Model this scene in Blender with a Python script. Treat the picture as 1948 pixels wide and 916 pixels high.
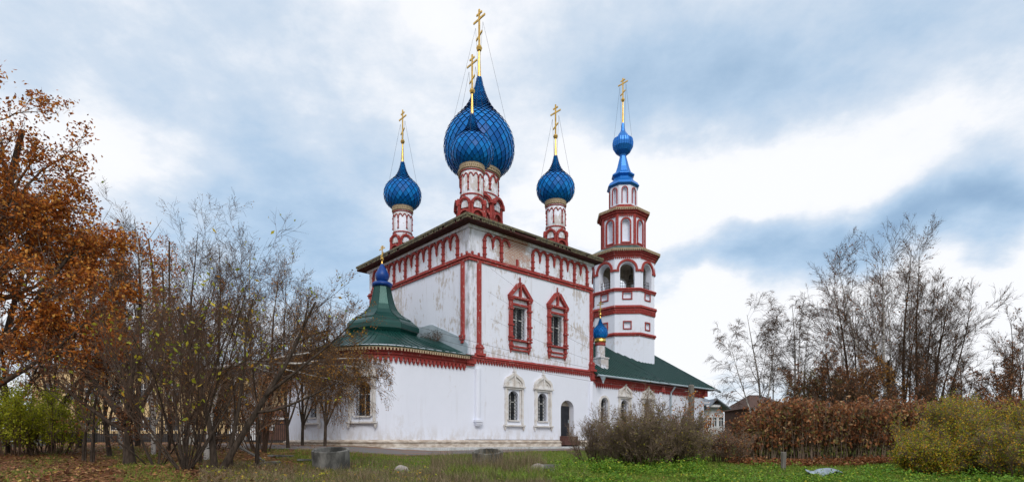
import bpy, bmesh, math, random
import numpy as np
from math import sin, cos, pi, radians as R_, sqrt, atan2
C = bpy.context.scene
for o in list(bpy.data.objects): bpy.data.objects.remove(o)
COL = C.collection
EYE = 1.6; F = 1069.0; HX = 974.0; HY = 840.0

# ---------------------------------------------------------------- camera, sky, sun, exposure
cd = bpy.data.cameras.new('camera'); cam = bpy.data.objects.new('camera', cd); COL.objects.link(cam)
cd.sensor_width = 36; cd.lens = 36*F/1948; cd.shift_y = (HY-458)/1948
cd.clip_start = .1; cd.clip_end = 6000
cam.location = (0, 0, EYE); cam.rotation_euler = (pi/2, 0, 0)
C.camera = cam
C.view_settings.view_transform = 'Standard'; C.view_settings.look = 'None'
C.view_settings.exposure = 0.24; C.view_settings.gamma = 1
SUN_EL = R_(42); SUN_AZ = R_(168)       # azimuth clockwise from +Y (camera looks +Y)
wd = bpy.data.worlds.new('World'); C.world = wd; wd.use_nodes = True
nt = wd.node_tree; nt.nodes.clear()
def N(t, **k):
    n = nt.nodes.new(t)
    for a, b in k.items(): setattr(n, a, b)
    return n
def L(a, b): nt.links.new(a, b)
def M(op, a, b=None, c=None, clamp=False):
    n = N('ShaderNodeMath', operation=op); n.use_clamp = clamp
    for i, v in enumerate((a, b, c)):
        if v is None: continue
        if isinstance(v, (int, float)): n.inputs[i].default_value = v
        else: L(v, n.inputs[i])
    return n.outputs[0]
def build_world():
    sky = N('ShaderNodeTexSky', sky_type='NISHITA'); sky.sun_disc = False
    sky.sun_elevation = SUN_EL; sky.sun_rotation = SUN_AZ; sky.altitude = 100; sky.dust_density = 1.5
    bg1 = N('ShaderNodeBackground'); bg1.inputs[1].default_value = .14; L(sky.outputs[0], bg1.inputs[0])
    tc = N('ShaderNodeTexCoord'); D = tc.outputs['Generated']
    sep = N('ShaderNodeSeparateXYZ'); L(D, sep.inputs[0])
    # flat cloud deck projection: dir / (z + .25)
    zz = M('ADD', M('MAXIMUM', sep.outputs[2], 0.0), .22)
    cx = N('ShaderNodeCombineXYZ'); L(M('DIVIDE', sep.outputs[0], zz), cx.inputs[0]); L(M('DIVIDE', sep.outputs[1], zz), cx.inputs[1])
    def noise(scale, det, off, src=None, rough=.5):
        mp = N('ShaderNodeMapping'); mp.inputs['Location'].default_value = off; L(src or cx.outputs[0], mp.inputs[0])
        n = N('ShaderNodeTexNoise'); n.inputs['Scale'].default_value = scale; n.inputs['Detail'].default_value = det
        n.inputs['Roughness'].default_value = rough
        L(mp.outputs[0], n.inputs['Vector']); return n
    n1 = noise(1.0, 9, (3.1, 1.7, 0), rough=.6); n2 = noise(3.4, 9, (7, 2, 0), rough=.62)
    warp = noise(3.6, 8, (0, 0, 4), D)
    wv = N('ShaderNodeVectorMath', operation='SUBTRACT'); L(warp.outputs['Color'], wv.inputs[0]); wv.inputs[1].default_value = (.5, .5, .5)
    wm = N('ShaderNodeVectorMath', operation='MULTIPLY_ADD'); L(wv.outputs[0], wm.inputs[0]); wm.inputs[1].default_value = (.42, .42, .26); L(D, wm.inputs[2])
    DW = wm.outputs[0]
    def blob(px, py, sx, sz, amt):
        d = np.array([(px-HX)/F, 1, (HY-py)/F]); d /= np.linalg.norm(d)
        s = N('ShaderNodeVectorMath', operation='SUBTRACT'); L(DW, s.inputs[0]); s.inputs[1].default_value = d
        m = N('ShaderNodeVectorMath', operation='MULTIPLY'); L(s.outputs[0], m.inputs[0]); m.inputs[1].default_value = (F/sx, .8, F/sz)
        l = N('ShaderNodeVectorMath', operation='LENGTH'); L(m.outputs[0], l.inputs[0])
        e = M('EXPONENT', M('MULTIPLY', M('MULTIPLY', l.outputs['Value'], l.outputs['Value']), -1.0))
        return M('MULTIPLY', e, amt)
    val = M('ADD', M('MULTIPLY', M('SUBTRACT', n1.outputs[0], .5), 1.25), .84)
    val = M('ADD', val, M('MULTIPLY', M('SUBTRACT', n2.outputs[0], .5), .95))
    for b in [(1500, 190, 300, 110, .04), (1230, 190, 150, 90, -.42), (1850, 140, 200, 110, .02), (1750, 30, 380, 60, -.22),
              (1440, 320, 200, 60, .16), (1850, 270, 200, 50, .16), (1600, 500, 330, 50, -.40), (1390, 445, 90, 26, -.3), (1870, 410, 240, 45, -.38), (1330, 530, 120, 30, -.25), (1720, 440, 200, 30, -.2),
              (1400, 640, 240, 80, .50), (1330, 400, 140, 60, .30), (1850, 600, 300, 60, .40), (1260, 440, 90, 120, .22),
              (350, 180, 240, 120, -.18), (560, 300, 260, 120, .08), (520, 470, 200, 80, -.22), (120, 80, 240, 100, .06), (700, 60, 280, 90, .06), (1000, 260, 140, 200, .12), (1130, 60, 300, 70, -.03),
              (620, 380, 150, 120, -.18), (230, 290, 130, 60, .32), (650, 600, 260, 120, -.02), (1100, 420, 90, 90, .28), (400, 420, 70, 30, .2)]:
        val = M('ADD', val, blob(*b))
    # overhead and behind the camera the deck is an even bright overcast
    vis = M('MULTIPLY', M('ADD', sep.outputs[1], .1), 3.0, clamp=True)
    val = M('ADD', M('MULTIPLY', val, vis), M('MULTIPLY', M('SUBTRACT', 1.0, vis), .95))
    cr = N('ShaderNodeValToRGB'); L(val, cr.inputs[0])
    el = cr.color_ramp.elements
    el[0].position = 0.0; el[0].color = (.27, .41, .58, 1)
    el[1].position = 1.0; el[1].color = (.87, .885, .92, 1)
    for p, c in ((.25, (.36, .51, .68)), (.5, (.47, .61, .77)), (.75, (.62, .71, .82))):
        e = el.new(p); e.color = (*c, 1)
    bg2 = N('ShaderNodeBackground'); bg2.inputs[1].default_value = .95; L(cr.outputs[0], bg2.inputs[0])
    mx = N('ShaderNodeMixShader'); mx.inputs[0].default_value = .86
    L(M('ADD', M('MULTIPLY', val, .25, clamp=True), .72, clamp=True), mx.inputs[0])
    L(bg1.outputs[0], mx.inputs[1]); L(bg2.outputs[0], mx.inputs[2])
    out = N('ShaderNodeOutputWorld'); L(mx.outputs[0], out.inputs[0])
build_world()
sl = bpy.data.lights.new('sun', 'SUN'); sl.energy = 1.5; sl.angle = R_(24); sl.color = (1, .965, .92)
so = bpy.data.objects.new('sun', sl); COL.objects.link(so)
so.rotation_euler = (pi/2-SUN_EL, 0, pi-SUN_AZ)

# ---------------------------------------------------------------- helpers
def tag(o, label=None, cat=None, group=None, kind=None):
    for k, v in (('label', label), ('category', cat), ('group', group), ('kind', kind)):
        if v: o[k] = v
    return o
def thing(name, loc, label, cat, group=None, rz=0, kind=None):
    o = bpy.data.objects.new(name, None); COL.objects.link(o); o.location = loc; o.rotation_euler = (0, 0, rz)
    return tag(o, label, cat, group, kind)
def link(name, me, mat, parent=None):
    if mat: me.materials.append(mat)
    o = bpy.data.objects.new(name, me); COL.objects.link(o)
    if parent: o.parent = parent
    return o
def interp(x, xs, ys): return np.interp(x, xs, ys)
def sst(x, a, b):
    t = np.clip((x-a)/(b-a), 0, 1); return t*t*(3-2*t)
def gz(x, y):                                   # ground height
    x = np.asarray(x, float); y = np.asarray(y, float)
    z = interp(y, [-200, -5, 3, 8, 15, 18, 22, 26, 30, 34, 44, 60, 3000], [-1.8, -1.65, -1.6, -1.4, -1.08, -.99, -.82, -.64, -.50, -.45, -.42, -.3, -.3])
    z = z + .30*sst(-x, 3.5, 9)*sst(y, 6, 15)
    z = z + .05*np.sin(x*.9+1)*np.sin(y*.7)*sst(28-y, 0, 6)+.025*np.sin(x*2.3)*np.cos(y*1.9+x)*sst(28-y, 0, 6)
    return z+EYE
def W(px, py, d): return np.array([(px-HX)/F*d, d, EYE+(HY-py)/F*d])
def G(px, d, dz=0.):
    x = (px-HX)/F*d; return np.array([x, d, float(gz(x, d))+dz])

class Face:
    def __init__(s, O, U, Nn): s.O = np.array(O, float); s.U = np.array(U, float); s.N = np.array(Nn, float)
    def __call__(s, u, z, d=0.): return s.O+s.U*u+s.N*d+np.array([0, 0, z])
class MB:
    def __init__(s): s.v = []; s.f = []
    def add(s, vs, fs):
        b = len(s.v); s.v += [tuple(map(float, p)) for p in vs]; s.f += [tuple(b+i for i in f) for f in fs]
    def hexa(s, p): s.add(p, [(0, 3, 2, 1), (4, 5, 6, 7), (0, 1, 5, 4), (1, 2, 6, 5), (2, 3, 7, 6), (3, 0, 4, 7)])
    def box(s, x0, x1, y0, y1, z0, z1):
        s.hexa([(x0, y0, z0), (x1, y0, z0), (x1, y1, z0), (x0, y1, z0), (x0, y0, z1), (x1, y0, z1), (x1, y1, z1), (x0, y1, z1)])
    def fbox(s, f, u0, u1, z0, z1, d0, d1, tz=0, tu=0):   # box on a face; tu/tz taper the front
        s.hexa([f(u0, z0, d0), f(u1, z0, d0), f(u1, z1, d0), f(u0, z1, d0), f(u0+tu, z0+tz, d1), f(u1-tu, z0+tz, d1), f(u1-tu, z1-tz, d1), f(u0+tu, z1-tz, d1)])
    def fpoly(s, f, pts, d0, d1):
        n = len(pts); s.add([f(u, z, d0) for u, z in pts]+[f(u, z, d1) for u, z in pts],
              [tuple(range(n-1, -1, -1)), tuple(range(n, 2*n))]+[(i, (i+1) % n, n+(i+1) % n, n+i) for i in range(n)])
    def arc(s, f, uc, zc, r, w, d0, d1, a0=0., a1=pi, n=8, sz=1.):
        for i in range(n):
            a, b = a0+(a1-a0)*i/n, a0+(a1-a0)*(i+1)/n
            q = [(uc+cos(t)*rr, zc+sin(t)*rr*sz) for t, rr in ((a, r-w/2), (a, r+w/2), (b, r+w/2), (b, r-w/2))]
            s.hexa([f(u, z, d0) for u, z in q]+[f(u, z, d1) for u, z in q])
    def bar(s, a, b, r0, r1=None, n=4):
        a = np.array(a, float); b = np.array(b, float); r1 = r0 if r1 is None else r1
        t = b-a; t /= (np.linalg.norm(t)+1e-9); h = np.array([0, 0, 1.]) if abs(t[2]) < .9 else np.array([1., 0, 0])
        u = np.cross(t, h); u /= np.linalg.norm(u); w = np.cross(t, u)
        vs = []
        for p, r in ((a, r0), (b, r1)):
            for i in range(n):
                q = 2*pi*(i+.5)/n; vs.append(p+(u*cos(q)+w*sin(q))*r)
        s.add(vs, [tuple(range(n-1, -1, -1)), tuple(range(n, 2*n))]+[(i, (i+1) % n, n+(i+1) % n, n+i) for i in range(n)])
    def path(s, pts, r, n=4):
        for a, b in zip(pts[:-1], pts[1:]): s.bar(a, b, r, r, n)
    def lathe(s, cx, cy, prof, n=32, rot=0., cap=True):
        vs = []; fs = []
        for r, z in prof:
            for i in range(n):
                a = 2*pi*i/n+rot; vs.append((cx+r*cos(a), cy+r*sin(a), z))
        for k in range(len(prof)-1):
            for i in range(n):
                j = (i+1) % n; fs.append((k*n+i, k*n+j, (k+1)*n+j, (k+1)*n+i))
        if cap: fs.append(tuple(range(n-1, -1, -1))); fs.append(tuple((len(prof)-1)*n+i for i in range(n)))
        s.add(vs, fs)
    def build(s, name, mat, parent=None, smooth=False, recalc=True):
        me = bpy.data.meshes.new(name); me.from_pydata(s.v, [], s.f)
        if recalc:
            bm = bmesh.new(); bm.from_mesh(me); bmesh.ops.recalc_face_normals(bm, faces=bm.faces); bm.to_mesh(me); bm.free()
        if smooth: me.polygons.foreach_set('use_smooth', [True]*len(me.polygons))
        me.update(); return link(name, me, mat, parent)
def np_mesh(name, V, Q, mat, parent=None, smooth=False):
    me = bpy.data.meshes.new(name); nv, nq = len(V), len(Q); k = Q.shape[1]
    me.vertices.add(nv); me.vertices.foreach_set('co', np.ascontiguousarray(V, dtype=np.float32).ravel())
    me.loops.add(nq*k); me.loops.foreach_set('vertex_index', np.ascontiguousarray(Q, dtype=np.int32).ravel())
    me.polygons.add(nq); me.polygons.foreach_set('loop_start', np.arange(nq, dtype=np.int32)*k)
    me.polygons.foreach_set('use_smooth', np.full(nq, smooth))
    me.update(calc_edges=True); return link(name, me, mat, parent)

# ---------------------------------------------------------------- materials
class MT:
    def __init__(s, name, rough=.8, metal=0., spec=.3):
        s.m = bpy.data.materials.new(name); s.m.use_nodes = True; s.t = s.m.node_tree; s.p = s.t.nodes['Principled BSDF']
        s.p.inputs['Roughness'].default_value = rough; s.p.inputs['Metallic'].default_value = metal
        s.p.inputs['Specular IOR Level'].default_value = spec; s._c = None
    def n(s, t, **k):
        x = s.t.nodes.new(t)
        for a, b in k.items(): setattr(x, a, b)
        return x
    def l(s, a, b): s.t.links.new(a, b)
    def co(s, sc=(1, 1, 1)):
        if s._c is None: s._c = s.n('ShaderNodeTexCoord').outputs['Object']
        if sc == (1, 1, 1): return s._c
        m = s.n('ShaderNodeMapping'); m.inputs['Scale'].default_value = sc; s.l(s._c, m.inputs[0]); return m.outputs[0]
    def noise(s, scale, det=5, sc=(1, 1, 1), rough=.55):
        x = s.n('ShaderNodeTexNoise'); x.inputs['Scale'].default_value = scale; x.inputs['Detail'].default_value = det; x.inputs['Roughness'].default_value = rough
        s.l(s.co(sc), x.inputs['Vector']); return x.outputs[0]
    def step(s, v, a, b, lo=0., hi=1.):
        x = s.n('ShaderNodeMapRange'); x.interpolation_type = 'SMOOTHSTEP'; s.l(v, x.inputs[0])
        for i, q in enumerate((a, b, lo, hi)): x.inputs[1+i].default_value = q
        return x.outputs[0]
    def math(s, op, a, b):
        x = s.n('ShaderNodeMath', operation=op)
        for i, q in enumerate((a, b)):
            if isinstance(q, (int, float)): x.inputs[i].default_value = q
            else: s.l(q, x.inputs[i])
        return x.outputs[0]
    def mix(s, f, a, b, bt='MIX'):
        x = s.n('ShaderNodeMix', data_type='RGBA', blend_type=bt)
        if isinstance(f, (int, float)): x.inputs[0].default_value = f
        else: s.l(f, x.inputs[0])
        for i, q in ((6, a), (7, b)):
            if isinstance(q, tuple): x.inputs[i].default_value = (*q, 1)
            else: s.l(q, x.inputs[i])
        return x.outputs[2]
    def rnd(s): return s.n('ShaderNodeNewGeometry').outputs['Random Per Island']
    def ramp(s, v, stops):
        x = s.n('ShaderNodeValToRGB'); s.l(v, x.inputs[0]); e = x.color_ramp.elements
        e[0].position, e[0].color = stops[0][0], (*stops[0][1], 1); e[1].position, e[1].color = stops[-1][0], (*stops[-1][1], 1)
        for p, c in stops[1:-1]: q = e.new(p); q.color = (*c, 1)
        return x.outputs[0]
    def col(s, c):
        if isinstance(c, tuple): s.p.inputs[0].default_value = (*c, 1)
        else: s.l(c, s.p.inputs[0])
        return s
    def bump(s, h, st=.3, dist=.02):
        b = s.n('ShaderNodeBump'); b.inputs['Strength'].default_value = st; b.inputs['Distance'].default_value = dist
        s.l(h, b.inputs['Height']); s.l(b.outputs[0], s.p.inputs['Normal']); return s

def plaster(name, worn, brick=False):
    m = MT(name, .88, 0, .15)
    c = m.mix(m.noise(1.3, 3), (.75, .78, .875), (.70, .73, .825))
    big = m.noise(.55, 6, (1, 1, .8), .62); fine = m.noise(4.5, 8, (1, 1, .45), .7); streak = m.noise(1.7, 6, (1.6, 1.6, .13), .6)
    a = .50-.10*worn
    c = m.mix(m.step(m.math('MULTIPLY', big, fine), .33-.085*worn, .42-.095*worn, 0, .85*min(1, worn+.1)), c, (.46, .41, .375))
    c = m.mix(m.step(streak, .56-.03*worn, .76, 0, .55*worn+.06), c, (.42, .40, .40))
    c = m.mix(m.step(m.noise(9, 6, rough=.7), .66-.05*worn, .72, 0, .75*worn), c, (.55, .42, .35))
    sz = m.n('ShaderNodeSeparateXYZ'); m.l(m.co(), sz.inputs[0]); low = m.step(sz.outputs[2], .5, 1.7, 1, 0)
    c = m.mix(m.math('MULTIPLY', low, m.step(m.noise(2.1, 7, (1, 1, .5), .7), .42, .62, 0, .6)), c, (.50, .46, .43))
    if brick:
        v = m.n('ShaderNodeVectorMath', operation='SUBTRACT'); m.l(m.co(), v.inputs[0]); v.inputs[1].default_value = (3.7, 0, 12.95)
        w = m.n('ShaderNodeVectorMath', operation='MULTIPLY'); m.l(v.outputs[0], w.inputs[0]); w.inputs[1].default_value = (.62, .3, .62)
        ln = m.n('ShaderNodeVectorMath', operation='LENGTH'); m.l(w.outputs[0], ln.inputs[0])
        dd = m.math('ADD', ln.outputs['Value'], m.math('MULTIPLY', m.math('SUBTRACT', m.noise(1.5, 8, rough=.75), .5), 3.6))
        mp = m.n('ShaderNodeMapping'); mp.inputs['Rotation'].default_value = (pi/2, 0, 0); m.l(m.co(), mp.inputs[0])
        br = m.n('ShaderNodeTexBrick'); m.l(mp.outputs[0], br.inputs['Vector']); br.inputs['Scale'].default_value = 1
        br.inputs['Brick Width'].default_value = .3; br.inputs['Row Height'].default_value = .1; br.inputs['Mortar Size'].default_value = .02
        br.inputs['Color1'].default_value = (.36, .12, .08, 1); br.inputs['Color2'].default_value = (.42, .24, .17, 1); br.inputs['Mortar'].default_value = (.5, .46, .42, 1)
        c = m.mix(m.step(dd, .80, 1.02, .8, 0), c, (.44, .38, .34)); c = m.mix(m.step(dd, .58, .74, .97, 0), c, br.outputs[0])
        # dirty grey streaks down the old corner of the wall
        sx = m.n('ShaderNodeSeparateXYZ'); m.l(m.co(), sx.inputs[0])
        cor = m.step(m.math('MAXIMUM', sx.outputs[0], sx.outputs[1]), .1, 1.0, 1, 0)
        c = m.mix(m.math('MULTIPLY', cor, m.step(m.noise(2.5, 7, (1, 1, .3), .7), .42, .66, 0, .85)), c, (.24, .235, .23))
    m.col(c).bump(fine, .35, .03); return m.m
MAT = {}
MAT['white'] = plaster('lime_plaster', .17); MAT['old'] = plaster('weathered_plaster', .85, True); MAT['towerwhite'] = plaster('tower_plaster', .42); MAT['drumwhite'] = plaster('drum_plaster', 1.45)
def red(name, wear):
    m = MT(name, .75, 0, .2); f = m.noise(7, 8, (1, 1, .7), .7); b = m.noise(1.4, 5)
    c = m.mix(b, (.37, .055, .048), (.25, .040, .036))
    c = m.mix(m.step(m.noise(3.1, 8, (1, 1, .4), .72), .55, .66, 0, .55), c, (.12, .045, .04))
    c = m.mix(m.step(f, .60-.05*wear, .66, 0, wear), c, (.55, .45, .42))
    m.col(c).bump(f, .4, .02); return m.m
MAT['red'] = red('flaking_red_paint', .55); MAT['redworn'] = red('worn_red_paint', .85)
def simple(key, name, c1, c2, rough=.7, metal=0., sc=3., spec=.3, bump=0., st=(1, 1, 1), det=6):
    m = MT(name, rough, metal, spec); n = m.noise(sc, det, st, .6); m.col(m.mix(m.step(n, .35, .65), c1, c2))
    if bump: m.bump(n, bump, .02)
    MAT[key] = m.m; return m
simple('cream', 'cream_trim_paint', (.50, .40, .27), (.36, .27, .17), .7, sc=9)
simple('olive', 'rusty_eave_trim', (.17, .15, .08), (.07, .06, .045), .6, sc=4)
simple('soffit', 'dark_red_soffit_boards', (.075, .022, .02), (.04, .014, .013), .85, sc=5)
simple('stone', 'whitewashed_stone_trim', (.68, .67, .67), (.56, .52, .48), .85, sc=3.3, bump=.4)
simple('plinth', 'stained_plinth_stone', (.62, .56, .49), (.36, .29, .23), .88, sc=2.6, bump=.4, st=(1, 1, 2.5), det=8)
simple('apron', 'pale_concrete_apron', (.55, .57, .60), (.40, .40, .40), .85, sc=2)
simple('gold', 'gilded_metal', (.80, .52, .14), (.52, .31, .08), .33, 1., sc=6)
simple('flash', 'zinc_flashing', (.40, .47, .52), (.33, .40, .45), .6, .1, sc=1.4)
simple('iron', 'black_iron', (.018, .018, .02), (.035, .03, .028), .5, .5)
simple('wire', 'dark_wire', (.04, .04, .045), (.06, .06, .065), .6)
simple('glass', 'dark_window_glass', (.012, .014, .018), (.04, .05, .06), .08, 0, 2, .6)
simple('door', 'dark_steel_door', (.022, .024, .032), (.035, .036, .045), .45, .3)
simple('brick', 'red_brick_step', (.11, .05, .04), (.07, .035, .03), .9, sc=6)
simple('bronze', 'bell_bronze', (.10, .07, .04), (.05, .05, .04), .45, .8)
simple('inner', 'belfry_inner_plaster', (.45, .40, .34), (.30, .26, .22), .9)
m = simple('concrete', 'stained_concrete', (.22, .215, .20), (.05, .05, .047), .92, sc=2.6, bump=.5, st=(1, 1, .45), det=9)
simple('stoneg', 'grey_boulder', (.42, .38, .35), (.22, .2, .18), .9, sc=3, bump=.8)
simple('wood', 'grey_weathered_wood', (.20, .185, .165), (.10, .09, .08), .85, sc=5, st=(6, 6, .5), bump=.5)
simple('obelisk', 'pale_post', (.62, .60, .52), (.5, .48, .42), .8)
simple('yplaster', 'yellow_plaster', (.68, .50, .27), (.58, .43, .23), .9, sc=1.2)
simple('wplaster', 'white_house_render', (.66, .67, .68), (.55, .56, .58), .85, sc=1)
simple('darkplinth', 'dark_stone_plinth', (.07, .06, .055), (.04, .035, .03), .9)
simple('groof', 'grey_metal_roof', (.20, .23, .27), (.14, .16, .19), .5, .2)
simple('brownroof', 'brown_roof', (.10, .05, .035), (.07, .04, .03), .8)
simple('brownwood', 'dark_brown_boards', (.13, .065, .045), (.08, .04, .03), .85)
simple('wframe', 'white_window_paint', (.7, .7, .7), (.6, .6, .6), .6)
simple('tin', 'bluish_tin_sheet', (.36, .42, .50), (.24, .28, .33), .5, .3, sc=5)
def metal_roof(key, name, c1, c2, rough):
    m = MT(name, rough, .35, .5); a = m.noise(1.1, 5); b = m.noise(6, 7, rough=.7)
    c = m.mix(a, c1, c2); c = m.mix(m.step(b, .58, .75, 0, .4), c, tuple(x*.55+.02 for x in c1)); m.col(c); m.bump(a, .25, .05)
    MAT[key] = m.m
metal_roof('green', 'green_painted_metal', (.004, .042, .036), (.007, .066, .055), .32)
metal_roof('green2', 'dull_green_roof', (.022, .085, .072), (.045, .135, .118), .36)
metal_roof('bluesheet', 'blue_painted_sheet', (.006, .13, .46), (.012, .19, .60), .36)
def tiles(key, name, lo, hi, rough):
    m = MT(name, rough, .0, .16); r = m.rnd()
    c = m.ramp(r, [(0, lo), (.6, tuple((a+b)/2 for a, b in zip(lo, hi))), (1, hi)])
    c = m.mix(m.step(m.noise(5, 7, rough=.7), .57, .72, 0, .5), c, (.01, .05, .15)); m.col(c)
    rr = m.step(r, 0, 1, rough-.12, rough+.15); m.l(rr, m.p.inputs['Roughness']); MAT[key] = m.m
tiles('bluetile', 'blue_dome_scales', (.001, .085, .33), (.005, .20, .58), .45)
simple('darkblue', 'dark_blue_painted_metal', (.004, .035, .19), (.006, .055, .26), .4, 0., sc=3)
simple('blueunder', 'blue_dome_underlayer', (.001, .010, .045), (.002, .016, .06), .8, 0., spec=.05)
def leafmat(key, name, stops, trans=.35):
    m = MT(name, .6, 0, .25); c = m.ramp(m.rnd(), stops); m.col(c)
    tr = m.n('ShaderNodeBsdfTranslucent'); m.l(c, tr.inputs[0]); mx = m.n('ShaderNodeMixShader'); mx.inputs[0].default_value = trans
    m.l(m.p.outputs[0], mx.inputs[1]); m.l(tr.outputs[0], mx.inputs[2]); m.l(mx.outputs[0], m.t.nodes['Material Output'].inputs[0]); MAT[key] = m.m
leafmat('lf_orange', 'rust_orange_leaves', [(0, (.13, .04, .014)), (.35, (.32, .09, .016)), (.75, (.56, .19, .025)), (1, (.66, .36, .08))])
leafmat('lf_brown', 'dry_brown_leaves', [(0, (.07, .03, .015)), (.5, (.24, .088, .033)), (.8, (.38, .15, .058)), (1, (.48, .31, .16))])
leafmat('lf_birch', 'small_ochre_birch_leaves', [(0, (.16, .07, .02)), (.5, (.34, .15, .03)), (1, (.50, .27, .05))])
leafmat('lf_yellow', 'yellow_green_leaves', [(0, (.16, .22, .02)), (.5, (.36, .36, .03)), (.8, (.52, .44, .04)), (1, (.55, .25, .03))])
leafmat('lf_lime', 'lime_bush_leaves', [(0, (.20, .25, .016)), (.5, (.42, .46, .03)), (1, (.60, .56, .05))])
leafmat('lf_spirea', 'green_and_ochre_spirea_leaves', [(0, (.11, .17, .018)), (.45, (.31, .34, .025)), (.72, (.55, .38, .03)), (1, (.68, .30, .03))])
leafmat('lf_olive', 'olive_bush_leaves', [(0, (.08, .08, .025)), (.6, (.18, .15, .05)), (1, (.34, .26, .07))])
leafmat('lf_fallen', 'fallen_leaves', [(0, (.09, .04, .025)), (.45, (.22, .09, .045)), (.8, (.36, .16, .07)), (.93, (.42, .26, .12)), (1, (.55, .36, .05))], .1)
leafmat('lf_nettle', 'nettle_leaves', [(0, (.06, .14, .014)), (.5, (.13, .27, .022)), (.88, (.24, .38, .035)), (1, (.50, .44, .05))])
leafmat('lf_grass', 'green_grass_blades', [(0, (.07, .13, .014)), (.6, (.16, .25, .028)), (1, (.32, .30, .07))], .25)
leafmat('lf_dry', 'dry_grass_blades', [(0, (.09, .06, .038)), (.3, (.11, .12, .04)), (.6, (.22, .155, .095)), (1, (.34, .26, .17))], .2)
leafmat('lf_dark', 'dark_spruce_needles', [(0, (.02, .025, .018)), (1, (.05, .045, .03))], .1)
simple('bark', 'dark_brown_bark', (.026, .018, .013), (.072, .052, .038), .92, sc=7, bump=.8, st=(2, 2, .5), det=7)
simple('twig', 'brown_twigs', (.17, .122, .09), (.24, .175, .13), .9, sc=1)
simple('twigd', 'dark_twigs', (.070, .042, .027), (.115, .072, .048), .9, sc=1)
m = MT('birch_bark', .75, 0, .2); n_ = m.noise(5, 7, (1, 1, 3.2), .65); m.col(m.mix(m.step(n_, .52, .58), (.50, .47, .44), (.05, .045, .04))).bump(n_, .5, .02); MAT['birch'] = m.m

# ---------------------------------------------------------------- ground
def ground():
    def axis(lo, hi, fine_lo, fine_hi, st):
        a = list(np.arange(fine_lo, fine_hi+.001, st)); x = fine_hi; s = st
        while x < hi: s *= 1.25; x += s; a.append(min(x, hi))
        x = fine_lo; s = st
        while x > lo: s *= 1.25; x -= s; a.insert(0, max(x, lo))
        return np.array(a)
    xs = axis(-2500, 2500, -30, 30, .4); ys = axis(-150, 3000, 2, 62, .4)
    X, Y = np.meshgrid(xs, ys, indexing='ij'); Z = gz(X, Y)
    V = np.stack([X, Y, Z], -1).reshape(-1, 3); nx, ny = len(xs), len(ys)
    i, j = np.meshgrid(np.arange(nx-1), np.arange(ny-1), indexing='ij'); a = (i*ny+j).ravel()
    m = MT('lawn_soil', .95, 0, .1); n1 = m.noise(.55, 6, rough=.65); n2 = m.noise(9, 8, rough=.75); n3 = m.noise(2.2, 6, rough=.6)
    gr = m.mix(n2, (.05, .085, .015), (.12, .15, .03)); dirt = m.mix(n2, (.09, .06, .042), (.19, .125, .085)); leaf = m.mix(n2, (.10, .042, .022), (.26, .115, .055))
    sx = m.n('ShaderNodeSeparateXYZ'); m.l(m.co(), sx.inputs[0]); xx = m.math('ADD', sx.outputs[0], m.math('MULTIPLY', m.math('SUBTRACT', n1, .5), 14.))
    c = m.mix(m.step(n3, .45, .62), gr, dirt)
    left = m.step(xx, -8, -4, 1, 0); c = m.mix(m.math('MULTIPLY', left, m.step(n3, .35, .55, .35, .95)), c, leaf)
    rt = m.step(xx, 1.5, 4, 0, 1); c = m.mix(m.math('MULTIPLY', rt, .8), c, gr)
    m.col(c).bump(n2, .8, .05)
    o = np_mesh('ground', V, np.stack([a, a+ny, a+ny+1, a+1], -1), m.m, smooth=True); tag(o, kind='structure', label='leaf strewn lawn and bare soil around the church')
ground()
AX, AY = (893-HX)/F*34, 34.0
RV = np.array([.7436, .6687]); LV = np.array([-.6687, .7436])
def CH(r, l): return (AX+RV[0]*r+LV[0]*l, AY+RV[1]*r+LV[1]*l)     # church plan -> world
def strip(name, line, wl, wr, mat, label, lift, nacross=5):
    pts = []; line = [np.array(p, float) for p in line]
    cr = []                                         # Catmull-Rom resample
    P = [line[0]]+line+[line[-1]]
    for k in range(1, len(P)-2):
        for t in np.linspace(0, 1, 14, endpoint=False):
            a, b, c, d = P[k-1:k+3]; cr.append(.5*((2*b)+(c-a)*t+(2*a-5*b+4*c-d)*t*t+(3*b-a-3*c+d)*t**3))
    cr.append(line[-1]); cr = np.array(cr)
    T = np.gradient(cr, axis=0); T /= np.linalg.norm(T, axis=1)[:, None]; Nn = np.stack([-T[:, 1], T[:, 0]], 1)
    V = []; rg = np.random.default_rng(3)
    for k in range(nacross+1):
        w = wr+(wl-wr)*k/nacross; jit = (rg.normal(0, .06, len(cr)) if k in (0, nacross) else 0)
        q = cr+Nn*(w+jit)[:, None] if np.ndim(jit) else cr+Nn*w
        V.append(np.stack([q[:, 0], q[:, 1], gz(q[:, 0], q[:, 1])+lift], 1))
    V = np.stack(V, 1).reshape(-1, 3); n = len(cr); i, j = np.meshgrid(np.arange(n-1), np.arange(nacross), indexing='ij'); a = (i*(nacross+1)+j).ravel()
    o = np_mesh(name, V, np.stack([a, a+nacross+1, a+nacross+2, a+1], -1), mat, smooth=True); tag(o, kind='structure', label=label)
m = MT('worn_asphalt', .9, 0, .2); a_ = m.noise(1.2, 7, rough=.7); b_ = m.noise(14, 6, rough=.7)
m.col(m.mix(m.step(a_, .46, .60), m.mix(b_, (.11, .105, .11), (.19, .18, .18)), (.20, .13, .10))).bump(b_, .5, .01)
road_line = [(-30, 47), (-22, 42), (-17.5, 35), (-13.5, 29.6), (-9.3, 27.4), (-5, 27.6), (-1, 30.3), (5, 36), (12, 42.6), (20, 50), (40, 68)]
strip('footpath', road_line, 1.35, -1.75, m.m, 'worn asphalt path in front of the church', .03)
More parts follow.
